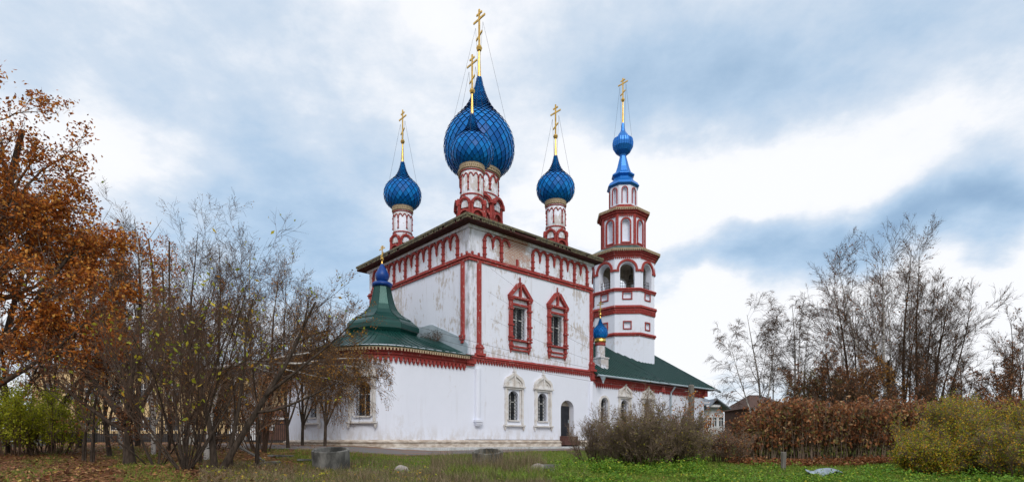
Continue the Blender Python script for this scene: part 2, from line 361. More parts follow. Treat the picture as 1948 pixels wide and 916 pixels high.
m = MT('bare_earth_verge', .95, 0, .1); a_ = m.noise(5, 8, rough=.7); m.col(m.mix(a_, (.13, .08, .055), (.28, .18, .13))).bump(a_, .6, .03)
strip('path_verge', road_line, 2.3, -2.2, m.m, 'bare brown earth beside the path', .018)

# ---------------------------------------------------------------- the church
ang = atan2(RV[1], RV[0]); BZ = .47                 # local z = height above eye + BZ
church = thing('church', (AX, AY, EYE-BZ), 'white and red five domed orthodox church with blue onion domes and attached bell tower', 'church', rz=ang)
def z(e): return e+BZ
S = Face((0, 0, 0), (1, 0, 0), (0, -1, 0)); E = Face((0, 0, 0), (0, 1, 0), (-1, 0, 0))
LR, LL = 11.4, 12.6
def panel(mb, f, u0, u1, z0, z1, holes, depth=.35, back=False):
    us = sorted({u0, u1, *[h[0] for h in holes], *[h[1] for h in holes]}); zs = sorted({z0, z1, *[h[2] for h in holes], *[h[3] for h in holes]})
    for a, b in zip(us[:-1], us[1:]):
        for c, d in zip(zs[:-1], zs[1:]):
            mu, mz = (a+b)/2, (c+d)/2
            if any(h[0] < mu < h[1] and h[2] < mz < h[3] for h in holes): continue
            mb.add([f(a, c), f(b, c), f(b, d), f(a, d)], [(0, 1, 2, 3)])
    for ua, ub, za, zb, arch in holes:
        out = [(ua, za), (ub, za)]
        if arch:
            r = (ub-ua)/2; uc = (ua+ub)/2; n = 12; rz_ = min(r, (zb-za)*.5)*arch
            pts = [(uc+r*cos(pi*i/n), zb-rz_+rz_*sin(pi*i/n)) for i in range(n+1)]
            for (a, b), (c, d) in zip(pts[:-1], pts[1:]): mb.add([f(a, b), f(a, zb), f(c, zb), f(c, d)], [(0, 1, 2, 3)])
            out += pts
        else: out += [(ub, zb), (ua, zb)]
        n = len(out)
        for i in range(n):
            a, b = out[i], out[(i+1) % n]; mb.add([f(*a), f(*b), f(*b, -depth), f(*a, -depth)], [(0, 1, 2, 3)])
# hole lists (u0,u1,z0,z1,arch)
UPW = [4.11, 7.64]; LOW = [3.55, 6.2]; RFW = [(12.75, 0), (15.3, 1), (18.4, 1)]
up_h = [(c-.56, c+.56, z(6.69), z(8.77), 0) for c in UPW]
lo_h = [(c-.43, c+.43, z(1.42), z(3.3), .9) for c in LOW]+[(8.0, 9.35, z(.42), z(2.95), .85)]
mb = MB(); ZB = z(5.25); ZT = z(13.35)
panel(mb, S, 0, LR, ZB, ZT, up_h, .38)
mb.add([(0, 0, ZB), (0, LL, ZB), (0, LL, ZT), (0, 0, ZT)], [(0, 1, 2, 3)])
mb.add([(LR, 0, ZB), (LR, LL, ZB), (LR, LL, ZT), (LR, 0, ZT)], [(0, 1, 2, 3)]); mb.add([(0, LL, ZB), (LR, LL, ZB), (LR, LL, ZT), (0, LL, ZT)], [(0, 1, 2, 3)])
mb.build('upper_wall', MAT['old'], church)
mb = MB(); SL = Face((0, -.06, 0), (1, 0, 0), (0, -1, 0))
panel(mb, SL, -.35, LR+.1, z(.16), ZB, lo_h, .42); x0_,x1_,y0_,y1_=-.03,LR+.1,-.06,LL+.05
for q_ in ([(x0_,y0_),(x0_,y1_)],[(x1_,y0_),(x1_,y1_)],[(x0_,y1_),(x1_,y1_)]): mb.add([(*q_[0],z(-.4)),(*q_[1],z(-.4)),(*q_[1],ZB),(*q_[0],ZB)],[(0,1,2,3)])
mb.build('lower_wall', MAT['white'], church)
# apse plan
half = [(-.35, -.06), (-2.0, -.06), (-3.8, -.06), (-5.1, 0.), (-6.2, .62), (-7.0, 1.9), (-7.5, 3.6), (-7.75, 5.3)]
ctrl = half+[(r, 12.5-l) for r, l in half[::-1]]
def smooth(cp, per=6):
    P = [np.array(cp[0], float)*2-np.array(cp[1], float)]+[np.array(p, float) for p in cp]+[np.array(cp[-1], float)*2-np.array(cp[-2], float)]; o = []
    for k in range(1, len(P)-2):
        for t in np.linspace(0, 1, per, endpoint=False):
            a, b, c, d = P[k-1:k+3]; o.append(.5*((2*b)+(c-a)*t+(2*a-5*b+4*c-d)*t*t+(3*b-a-3*c+d)*t**3))
    o.append(P[-2]); return np.array(o)
AP = smooth(ctrl)
def offs(P, w):
    T = np.gradient(P, axis=0); T /= np.linalg.norm(T, axis=1)[:, None]; return P+np.stack([-T[:, 1], T[:, 0]], 1)*w
if offs(AP, 1)[len(AP)//2][0] > AP[len(AP)//2][0]: _s = -1
else: _s = 1
def band(mb, P, d, z0, z1, d2=None):               # solid band running along a plan line
    d2 = d if d2 is None else d2
    A = offs(P, -.05*_s); B = offs(P, d*_s); B2 = offs(P, d2*_s)
    for i in range(len(P)-1):
        mb.hexa([(*A[i], z0), (*A[i+1], z0), (*B[i+1], z0), (*B[i], z0), (*A[i], z1), (*A[i+1], z1), (*B2[i+1], z1), (*B2[i], z1)])
def resample(P, st):
    s = np.concatenate([[0], np.cumsum(np.linalg.norm(np.diff(P, axis=0), axis=1))]); n = max(2, int(round(s[-1]/st))); t = np.linspace(0, s[-1], n+1)
    return np.stack([np.interp(t, s, P[:, 0]), np.interp(t, s, P[:, 1])], 1)
def teeth(mb, P, d, zt, h, w, st):
    Q = resample(P, st)
    for i in range(len(Q)-1):
        c = (Q[i]+Q[i+1])/2; t = Q[i+1]-Q[i]; t /= np.linalg.norm(t); n = np.array([-t[1], t[0]])*_s
        f = Face((*c, 0), (*t, 0), (*n, 0))
        mb.fbox(f, -w/2, w/2, zt-h*.55, zt+.01, 0, d)
        mb.fpoly(f, [(-w*.36, zt-h*.55), (w*.36, zt-h*.55), (w*.2, zt-h*.8), (0, zt-h), (-w*.2, zt-h*.8)], 0, d*.75)
mb = MB(); APW = []
def ap_px(p): x, y = CH(*p); return HX+F*x/y
for tp in (690, 596):
    js = [i for i in range(len(AP)//2+8) if AP[i][0] < -5.3]; i0 = min(js, key=lambda i: abs(ap_px(AP[i])-tp)); APW.append(i0)
skip = {i for c in APW for i in range(c-2, c+2)}
for c in APW:
    a, b_ = AP[c-2], AP[c+2]; t = (b_-a); Lw = np.linalg.norm(t); t /= Lw; n = np.array([-t[1], t[0]])*_s; f = Face((*(a+b_)/2, 0), (*t, 0), (*n, 0)); panel(mb, f, -Lw/2, Lw/2, z(.9), z(3.9), [(-.43, .43, z(1.42), z(3.3), .9)], .42)
for i in skip:
    for q0, q1 in ((.1, .9), (3.9, 5.3)): mb.add([(*AP[i], z(q0)), (*AP[i+1], z(q0)), (*AP[i+1], z(q1)), (*AP[i], z(q1))], [(0, 1, 2, 3)])
for i in [q for q in range(len(AP)-1) if q not in skip]: mb.add([(*AP[i], z(.1)), (*AP[i+1], z(.1)), (*AP[i+1], z(5.3)), (*AP[i], z(5.3))], [(0, 1, 2, 3)])
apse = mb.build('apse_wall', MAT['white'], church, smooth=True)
mb = MB(); band(mb, AP, .10, z(4.62), z(4.75)); band(mb, AP, .18, z(4.75), z(4.9)); band(mb, AP, .28, z(4.9), z(5.08), .34); teeth(mb, AP, .13, z(4.62), .34, .17, .27)
mb.build('apse_cornice', MAT['red'], church)
mb = MB(); band(mb, AP, .47, z(5.06), z(5.12)); Q = resample(AP, .16)
for i in range(len(Q)-1):
    c = (Q[i]+Q[i+1])/2; t = Q[i+1]-Q[i]; t /= np.linalg.norm(t); n = np.array([-t[1], t[0]])*_s; f = Face((*c, 0), (*t, 0), (*n, 0))
    mb.fbox(f, -.045, .045, z(4.93), z(5.065), .44, .475)
mb.build('eave_lace', MAT['cream'], church)
# plinth, right round the apse and along the south wall to the door
PL = np.vstack([[27.5, -.06], [9.6, -.06], AP]); PL2 = np.vstack([resample(np.array([[27.5, -.06], [9.5, -.06]]), 2), resample(np.array([[7.85, -.06], [-.35, -.06]]), 2)[:-1], AP])
mb = MB()
for seg in (resample(np.array([[27.4, -.06], [9.5, -.06]]), 2), np.vstack([resample(np.array([[7.85, -.06], [-.35, -.06]]), 2)[:-1], AP])):
    band(mb, seg, .20, z(-.75), z(-.02)); band(mb, seg, .26, z(-.02), z(.04)); band(mb, seg, .18, z(.04), z(.13), .04); mb.build('plinth', MAT['plinth'], church); mb = MB()
mb = MB(); q = resample(np.array([[7.85, -.06], [-.35, -.06]]), .13); 
for seg in (q, AP): teeth(mb, seg, .225, z(-.02), .05, .06, .12)
mb.build('plinth_dentils', MAT['plinth'], church)
# apron
mb = MB(); seg = np.vstack([resample(np.array([[9.6, -.06], [-.35, -.06]]), 2)[:-1], AP]); band(mb, seg, 1.0, z(-.8), z(-.30), .98); mb.build('apron', MAT['apron'], church)
# south string course with teeth
mb = MB(); sc_ = resample(np.array([[LR+.15, -.06], [-.38, -.06]]), 3)
band(mb, sc_, .14, z(5.02), z(5.14)); band(mb, sc_, .2, z(5.14), z(5.27), .12); teeth(mb, sc_, .12, z(5.03), .26, .13, .215)
mb.fbox(S, -.42, .30, z(4.72), z(5.0), 0, .30); mb.fbox(S, -.36, .24, z(4.6), z(4.72), 0, .22)
mb.fbox(S, LR-.25, LR+.3, z(4.6), z(5.0), 0, .28); mb.fbox(S, LR-.2, LR+.2, z(4.42), z(4.6), 0, .2)
mb.build('string_course', MAT['red'], church)
# upper belt
mb = MB()
for f, ln in ((S, LR), (E, LL)):
    mb.fbox(f, -.1 if f is S else 0, ln+.05, z(11.02), z(11.16), 0, .09); mb.fbox(f, -.16 if f is S else 0, ln+.08, z(11.16), z(11.30), 0, .16, .03); mb.fbox(f, -.1 if f is S else 0, ln+.05, z(11.30), z(11.40), 0, .08)
    for u in (.18, .68, ln-.5): mb.fbox(f, u-.06, u+.06, z(11.4), z(11.56), 0, .12)
mb.build('belt_course', MAT['redworn'], church)
# frieze of twin arches
for f, a, b in ((S, 1.12, LR-.6), (E, 1.12, 11.85)):
    n = 7; w = (b-a)/n
    for i in range(n+1):
        mb = MB()
        u = a+i*w; broken = f is S and i == 2
        if not broken:
            mb.fbox(f, u-.085, u+.085, z(11.40), z(12.55), 0, .13)
            for zz in (11.55, 11.95, 12.4): mb.fbox(f, u-.12, u+.12, z(zz), z(zz+.08), 0, .17)
        else: mb.fbox(f, u-.08, u+.08, z(11.4), z(11.85), 0, .1)
        if i < n:
            q = w/4
            for s in (1, 3):
                if f is S and (i, s) in ((1, 3), (2, 1), (2, 3)): continue
                mb.arc(f, u+s*q, z(12.50), q-.02, .13, 0, .13, 0, pi, 8, 1.15)
            if not (f is S and i in (1, 2)):
                mb.fbox(f, u+2*q-.06, u+2*q+.06, z(12.2), z(12.56), 0, .12); mb.fpoly(f, [(u+2*q-.06, z(12.2)), (u+2*q+.06, z(12.2)), (u+2*q, z(12.02))], 0, .09)
        mb.build('frieze_bay', MAT['red'], church)
# pilasters
def pil(f, u, z0, base):
    mb = MB(); mb.fbox(f, u-.16, u+.16, z(z0+(.62 if base else .45)), z(11.02), 0, .13, 0, .04)
    if base:
        mb.fbox(f, u-.2, u+.2, z(z0+.55), z(z0+.68), 0, .2); mb.fbox(f, u-.26, u+.26, z(z0+.45), z(z0+.55), 0, .24); mb.fbox(f, u-.22, u+.22, z(z0+.15), z(z0+.45), 0, .2); mb.fbox(f, u-.34, u+.34, z(z0), z(z0+.15), 0, .3)
    else:
        mb.fbox(f, u-.21, u+.21, z(z0+.38), z(z0+.5), 0, .2); mb.fbox(f, u-.18, u+.18, z(z0+.2), z(z0+.38), 0, .17); mb.fbox(f, u-.12, u+.12, z(z0), z(z0+.2), 0, .12)
    mb.build('pilaster', MAT['redworn'], church)
pil(S, .72, 5.27, True); pil(S, LR-.1, 5.2, True); pil(E, .62, 6.05, False); pil(E, LL-.35, 6.05, False)
# half columns of the lower storey
for u in (.55, LR-.2, 20.2):
    mb = MB(); mb.lathe(u, -.08, [(.2, z(1.35)), (.2, z(4.45))], 16); mb.fbox(SL, u-.3, u+.3, z(1.22), z(1.36), 0, .3); mb.fbox(SL, u-.24, u+.24, z(1.08), z(1.22), 0, .24); mb.fbox(SL, u-.2, u+.2, z(.98), z(1.08), 0, .18)
    mb.build('half_column', MAT['white'], church)
# windows
def grille(mb, f, u0, u1, z0, z1, d, st=.22):
    k = int((z1-z0)/st)
    for s in (-1, 1):
        for c0 in (.25, .75):
            pts = [f(u0+(u1-u0)*(c0+s*.25*sin(i*pi/2)), z0+(z1-z0)*i/(2*k), d) for i in range(2*k+1)]; mb.path(pts, .014)
    for i in range(3): u = u0+(u1-u0)*i/2; mb.bar(f(u, z0, d), f(u, z1, d), .014)
def glaze(parent, f, u0, u1, z0, z1, d):
    p = MB(); p.fbox(f, u0, u1, z0, z1, -d-.04, -d); p.build('pane', MAT['glass'], parent)
    fr = MB(); fr.fbox(f, (u0+u1)/2-.025, (u0+u1)/2+.025, z0, z1, -d+.004, -d+.04); fr.fbox(f, u0, u1, z0+(z1-z0)*.62, z0+(z1-z0)*.62+.06, -d+.005, -d+.05)
    fr.fbox(f, u0, u0+.06, z0, z1, -d+.002, -d+.05); fr.fbox(f, u1-.06, u1, z0, z1, -d+.002, -d+.05); fr.build('frame', MAT['wframe'], parent)
    g = MB(); grille(g, f, u0, u1, z0, z1, -.16); g.build('grille', MAT['iron'], parent)
for k, c in enumerate(UPW):
    mb = MB(); z0 = 5.86 if k == 0 else 5.80
    for s in (-1, 1):
        mb.fbox(S, c+s*.82-.12, c+s*.82+.12, z(6.65), z(9.25), 0, .17)
        for zz in (6.72, 7.5, 8.55, 9.15): mb.fbox(S, c+s*.82-.17, c+s*.82+.17, z(zz), z(zz+.11), 0, .23)
        mb.fbox(S, c+s*.8-.1, c+s*.8+.1, z(z0+.15), z(6.55), 0, .15); mb.fbox(S, c+s*.8-.15, c+s*.8+.15, z(6.2), z(6.3), 0, .2)
        mb.fpoly(S, [(c+s*.8-.08, z(z0+.15)), (c+s*.8+.08, z(z0+.15)), (c+s*.8, z(z0-.1))], 0, .1)
        # raking gable
        mb.fpoly(S, [(c+s*1.05, z(9.42)), (c+s*.78, z(9.42)), (c+s*.10, z(10.12)), (c+s*.18, z(10.32)), (c+s*.26, z(10.3))], 0, .22)
    mb.fbox(S, c-1.02, c+1.02, z(9.25), z(9.42), 0, .26, .02); mb.fbox(S, c-.70, c+.70, z(8.84), z(8.98), 0, .14); mb.fbox(S, c-.98, c+.98, z(6.52), z(6.66), 0, .24, .02)
    mb.fbox(S, c-.7, c+.7, z(6.14), z(6.24), 0, .12); mb.fbox(S, c-.72, c+.72, z(z0+.06), z(z0+.16), 0, .13)
    mb.fbox(S, c-.06, c+.06, z(9.42), z(10.3), 0, .2); mb.fbox(S, c-.1, c+.1, z(10.28), z(10.38), 0, .2); mb.fbox(S, c-.035, c+.035, z(10.38), z(10.72), .04, .12)
    w = mb.build('window', MAT['redworn'], church); tag(w, 'upper window in a red gabled surround, nearer the corner' if k == 0 else 'upper window in a red gabled surround, farther from the corner')
    glaze(w, S, c-.56, c+.56, z(6.69), z(8.77), .36)
def low_window(c, label=None, f=SL, zb=0.):
    mb = MB(); zf = lambda e: z(e+zb)
    for s in (-1, 1):
        mb.fbox(f, c+s*.72-.07, c+s*.72+.07, zf(1.12), zf(3.45), 0, .12); mb.fbox(f, c+s*.55-.05, c+s*.55+.05, zf(1.42), zf(3.45), 0, .06)
        mb.fpoly(f, [(c+s*.80-.1, zf(1.0)), (c+s*.80+.08, zf(1.0)), (c+s*.80, zf(.75))], 0, .14)
        # ogee kokoshnik half
        pts = []
        for i in range(9):
            t = i/8; pts.append((c+s*(.80-.80*t**1.0)*(1 if t < .55 else 1-.35*(t-.55)/.45*(1-t)*3), zf(3.78+.72*sin(t*pi/2)**1.3*(1 if t < .8 else 1+.12*(t-.8)/.2))))
        pts = [(c+s*.84, zf(3.62)), (c+s*.84, zf(3.78)), (c+s*.78, zf(4.0)), (c+s*.62, zf(4.17)), (c+s*.40, zf(4.25)), (c+s*.2, zf(4.36)), (c+s*.05, zf(4.5))]
        inn = [(c+s*.0, zf(4.34)), (c+s*.18, zf(4.18)), (c+s*.36, zf(4.08)), (c+s*.52, zf(3.98)), (c+s*.66, zf(3.82)), (c+s*.68, zf(3.62))]
        n = min(len(pts), len(inn)); inn = inn[::-1]
        for i in range(len(inn)-1): mb.fpoly(f, [pts[i+1], pts[min(i+2, 6)], inn[i+1], inn[i]] if i else [pts[0], pts[1], pts[2], inn[1], inn[0]], 0, .16)
        mb.arc(f, c+s*.3, zf(3.72), .2, .05, 0, .12, 0 if s > 0 else pi*.5, pi*.5 if s > 0 else pi, 5)
    mb.fpoly(f, [(c-.66, zf(3.62)), (c+.66, zf(3.62)), (c+.62, zf(3.9)), (c+.3, zf(4.12)), (c, zf(4.3)), (c-.3, zf(4.12)), (c-.62, zf(3.9))], 0, .07)
    mb.fbox(f, c-.9, c+.9, zf(3.5), zf(3.63), 0, .22, .02); mb.fbox(f, c-.8, c+.8, zf(3.40), zf(3.5), 0, .13)
    mb.fbox(f, c-.9, c+.9, zf(1.0), zf(1.12), 0, .2, .02); mb.fbox(f, c-.5, c+.5, zf(1.34), zf(1.42), 0, .1)
    mb.fbox(f, c-.05, c+.05, zf(3.63), zf(4.5), 0, .2); mb.fpoly(f, [(c-.05, zf(4.5)), (c+.05, zf(4.5)), (c, zf(4.88))], .02, .12); mb.fbox(f, c-.1, c+.1, zf(4.5), zf(4.56), 0, .2)
    w = mb.build('window', MAT['stone'], church)
    if label: tag(w, label)
    glaze(w, f, c-.43, c+.43, zf(1.42), zf(3.3), .36); return w
for c, lb in zip(APW, ('apse window behind the drooping twigs, nearer the middle of the apse', 'apse window behind the drooping twigs, farther left on the apse')):
    a, b_ = AP[c-2], AP[c+2]; t = (b_-a)/np.linalg.norm(b_-a); n = np.array([-t[1], t[0]])*_s; low_window(0, lb, Face((*((a+b_)/2+n*.03), 0), (*t, 0), (*n, 0)))
low_window(LOW[0], 'lower arched window under a pale kokoshnik, nearer the corner'); low_window(LOW[1], 'lower arched window under a pale kokoshnik, nearer the door')
# door in its arched recess
mb = MB(); mb.fbox(SL, 8.02, 9.06, z(.44), z(2.55), -.40, -.17)
door = mb.build('door', MAT['door'], church)
h = MB(); h.fbox(SL, 8.93, 8.98, z(1.35), z(1.6), -.17, -.12); h.build('handle', MAT['flash'], door)
mb = MB(); mb.fbox(SL, 7.95, 9.4, z(.42), z(3.0), -.5, -.415); mb.build('door_recess_back', MAT['plinth'], church)
mb = MB(); mb.fbox(SL, 7.9, 9.45, z(.1), z(.42), -.42, .32); mb.fbox(SL, 7.86, 9.49, z(-.2), z(.1), -.3, .5); mb.build('door_step', MAT['brick'], church)
# main roof
OV = .72; ez = z(13.32); mb = MB()
c0 = [(-OV, -OV), (LR+.45, -OV), (LR+.45, LL+OV), (-OV, LL+OV)]
mb.add([(*p, ez+.18) for p in c0]+[(LR/2, LL/2, ez+2.2)], [(0, 1, 4), (1, 2, 4), (2, 3, 4), (3, 0, 4)])
rf = mb.build('roof', MAT['green2'], church)
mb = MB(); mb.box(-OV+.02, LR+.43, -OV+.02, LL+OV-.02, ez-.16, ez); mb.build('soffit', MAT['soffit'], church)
mb = MB(); mb.box(-.14, LR+.14, -.14, LL+.14, z(12.98), ez-.17); mb.build('top_moulding', MAT['old'], church)
mb = MB(); rg = random.Random(4)
for f, a, b in ((Face((0, -OV, 0), (1, 0, 0), (0, -1, 0)), -OV, LR+.45), (Face((-OV, 0, 0), (0, 1, 0), (-1, 0, 0)), -OV, LL+OV)):
    mb.fbox(f, a, b, ez+.04, ez+.175, -.02, .06); u = a
    while u < b-.1:
        if not (rg.random() < .16 or (f.N[1] < 0 and 3.0 < u < 4.6)): mb.fbox(f, u, u+.09, ez-.10-rg.random()*.03, ez+.04, .0, .03)
        u += .135
mb.build('eave_lace', MAT['olive'], church)
# apse roof
TX, TY = -2.45, 6.2
EV = offs(AP, .50*_s); n1 = len(EV)
EV = [tuple(p) for p in EV]; EV[0] = (-.02, EV[0][1]); EV[-1] = (-.02, EV[-1][1])
wl = [(-.02, l) for l in np.linspace(EV[-1][1], EV[0][1], 30)[1:-1]]
loop = EV+wl; isw = [False]*len(EV)+[True]*len(wl)
def octr(a, R=2.3, n=8):
    s = 2*pi/n; b = (a % s)-s/2; return R*cos(pi/n)/cos(b)
mb = MB(); K = 6; rows = []; ribs = MB()
for (x, y), w in zip(loop, isw):
    a = atan2(y-TY, x-TX); rr = octr(a); px_, py_ = TX+rr*cos(a), TY+rr*sin(a)
    if px_ > -.04: px_ = -.04
    dist = sqrt((x-px_)**2+(y-py_)**2)
    ze = 5.13 if not w else 5.13+1.75*max(0, 1-max(0, abs(y-TY)-2.2)/4.3)
    row = []
    for k in range(K+1):
        t = k/K; zz = ze+(6.92-ze)*(t*.62+.38*t*t); row.append((x+(px_-x)*t, y+(py_-y)*t, z(zz)))
    rows.append(row)
nL = len(rows)
mb.add([p for r in rows for p in r], [(i*(K+1)+k, ((i+1) % nL)*(K+1)+k, ((i+1) % nL)*(K+1)+k+1, i*(K+1)+k+1) for i in range(nL) for k in range(K)])
apr = mb.build('apse_roof', MAT['green'], church)
for i in range(0, n1, 2):
    ribs.path([(p[0], p[1], p[2]+.015) for p in rows[i]], .032)
ribs.path([(p[0], p[1], z(5.15)) for p in EV], .035)
ribs.build('seam', MAT['green'], apr)
mb = MB(); mb.lathe(TX, TY, [(2.15, z(6.8)), (2.3, z(6.95)), (2.42, z(7.15)), (2.42, z(7.45)), (2.28, z(7.62)), (2.0, z(7.8)), (1.9, z(7.86)), (1.9, z(7.93)), (1.62, z(8.05)), (1.27, z(8.3)), (1.02, z(8.58)), (.84, z(8.95)), (.70, z(9.4)), (.60, z(9.85)), (.52, z(10.25))], 8, 0)
tent = mb.build('tent_roof', MAT['green'], church)
rb = MB(); prof = [(2.43, 7.15), (2.43, 7.45), (2.0, 7.82), (1.9, 7.93), (1.27, 8.31), (1.02, 8.59), (.84, 8.96), (.7, 9.4), (.52, 10.25)]
for i in range(8):
    a = 2*pi*i/8; rb.path([(TX+r*cos(a), TY+r*sin(a), z(e)) for r, e in prof], .025)
rb.build('seam', MAT['green'], tent)
def onion_prof(Rm, Rb, zb, zt, n=34):
    P = [(0, Rb/Rm), (.04, .70), (.10, .87), (.18, .97), (.27, 1.0), (.36, .98), (.44, .90), (.51, .75), (.57, .57), (.63, .42), (.69, .31), (.76, .225), (.84, .155), (.92, .105), (1, .06)] if Rm < 2 else [(0, Rb/Rm), (.05, .80), (.12, .93), (.20, .99), (.27, 1.0), (.35, .97), (.43, .88), (.50, .75), (.56, .60), (.62, .45), (.68, .335), (.75, .24), (.83, .155), (.92, .085), (1, .045)]
    ts = np.linspace(0, 1, n); xs = np.array([p[0] for p in P]); ys = np.array([p[1] for p in P])
    # smooth interpolation
    from_ = np.interp(ts, xs, ys); k = np.array([.25, .5, .25]); sm = np.convolve(np.pad(from_, 1, mode='edge'), k, 'valid'); sm[0] = from_[0]
    return [(float(r*Rm), float(zb+(zt-zb)*t)) for t, r in zip(ts, sm)]
def gold_cross(parent, cx, cy, zb, zball, zt, s):
    mb = MB(); mb.lathe(cx, cy, [(.11*s, zb-.1*s), (.085*s, zb+.1*s), (.05*s, zball-.18*s), (.05*s, zball-.1*s)], 10)
    mb.lathe(cx, cy, [(.02, zball-.16*s), (.11*s, zball-.12*s), (.16*s, zball), (.11*s, zball+.12*s), (.02, zball+.16*s)], 12)
    H = zt-zball; f = Face((cx, cy, 0), (0, 1, 0), (-1, 0, 0)); w = .045*s
    mb.fbox(f, -w, w, zball+.1*s, zt, -w*.7, w*.7); mb.fbox(f, -.47*s, .47*s, zt-.27*H, zt-.27*H+2*w, -w*.6, w*.6)
    mb.fbox(f, -.22*s, .22*s, zt-.13*H, zt-.13*H+2*w, -w*.6, w*.6)
    a = .24*s; zz = zball+.30*H; mb.hexa([f(-a, zz+.13*s, -w*.6), f(a, zz-.13*s, -w*.6), f(a, zz-.13*s, w*.6), f(-a, zz+.13*s, w*.6), f(-a, zz+.13*s+2*w, -w*.6), f(a, zz-.13*s+2*w, -w*.6), f(a, zz-.13*s+2*w, w*.6), f(-a, zz+.13*s+2*w, w*.6)])
    return mb.build('cross', MAT['gold'], parent)
def dome(parent, cx, cy, Rm, Rb, zb, zt, nc, name='dome'):
    P = onion_prof(Rm, Rb, zb, zt); mb = MB(); mb.lathe(cx, cy, [(r*.985, zz) for r, zz in P], 40)
    d = mb.build(name, MAT['blueunder'], parent, smooth=True)
    pr = np.array(P); s = np.concatenate([[0], np.cumsum(np.linalg.norm(np.diff(pr, axis=0), axis=1))])
    rf = lambda q: float(np.interp(q, s, pr[:, 0])); zf = lambda q: float(np.interp(q, s, pr[:, 1]))
    t = MB(); q = 0.02*Rm; row = 0; D = 2*pi/nc
    def pt(a, qq, o):
        qq = min(max(qq, 0), s[-1]-1e-3); r0 = rf(qq); dr = rf(min(qq+.03, s[-1]))-rf(max(qq-.03, 0)); dz = zf(min(qq+.03, s[-1]))-zf(max(qq-.03, 0)); l = sqrt(dr*dr+dz*dz)+1e-9
        r = r0+o*dz/l; zz = zf(qq)-o*dr/l; return (cx+r*cos(a), cy+r*sin(a), zz)
    while q < s[-1]*.985:
        w = rf(q)*D; h = max(w*.62, .07*Rm/1.4)
        for j in range(nc):
            a = (j+.5*(row % 2))*D; e = .026*Rm**.5; g = .5*D*.93
            t.add([pt(a, q-h*.95, e*2.1), pt(a+g, q, e*.9), pt(a, q+h*.9, e*.1), pt(a-g, q, e*.9)], [(0, 1, 2), (0, 2, 3)])
        q += h; row += 1
    t.build('scales', MAT['bluetile'], d, recalc=False)
    return d
def guys(parent, cx, cy, zt, Rr, zr, s, Rm):
    mb = MB()
    for a in (pi/4, 3*pi/4, 5*pi/4, 7*pi/4): mb.bar((cx, cy+.3*s*(1 if sin(a) > 0 else -1), zt), (cx+Rr*cos(a), cy+Rr*sin(a), zr), .010, .010, 3)
    mb.build('guy_wire', MAT['wire'], parent)
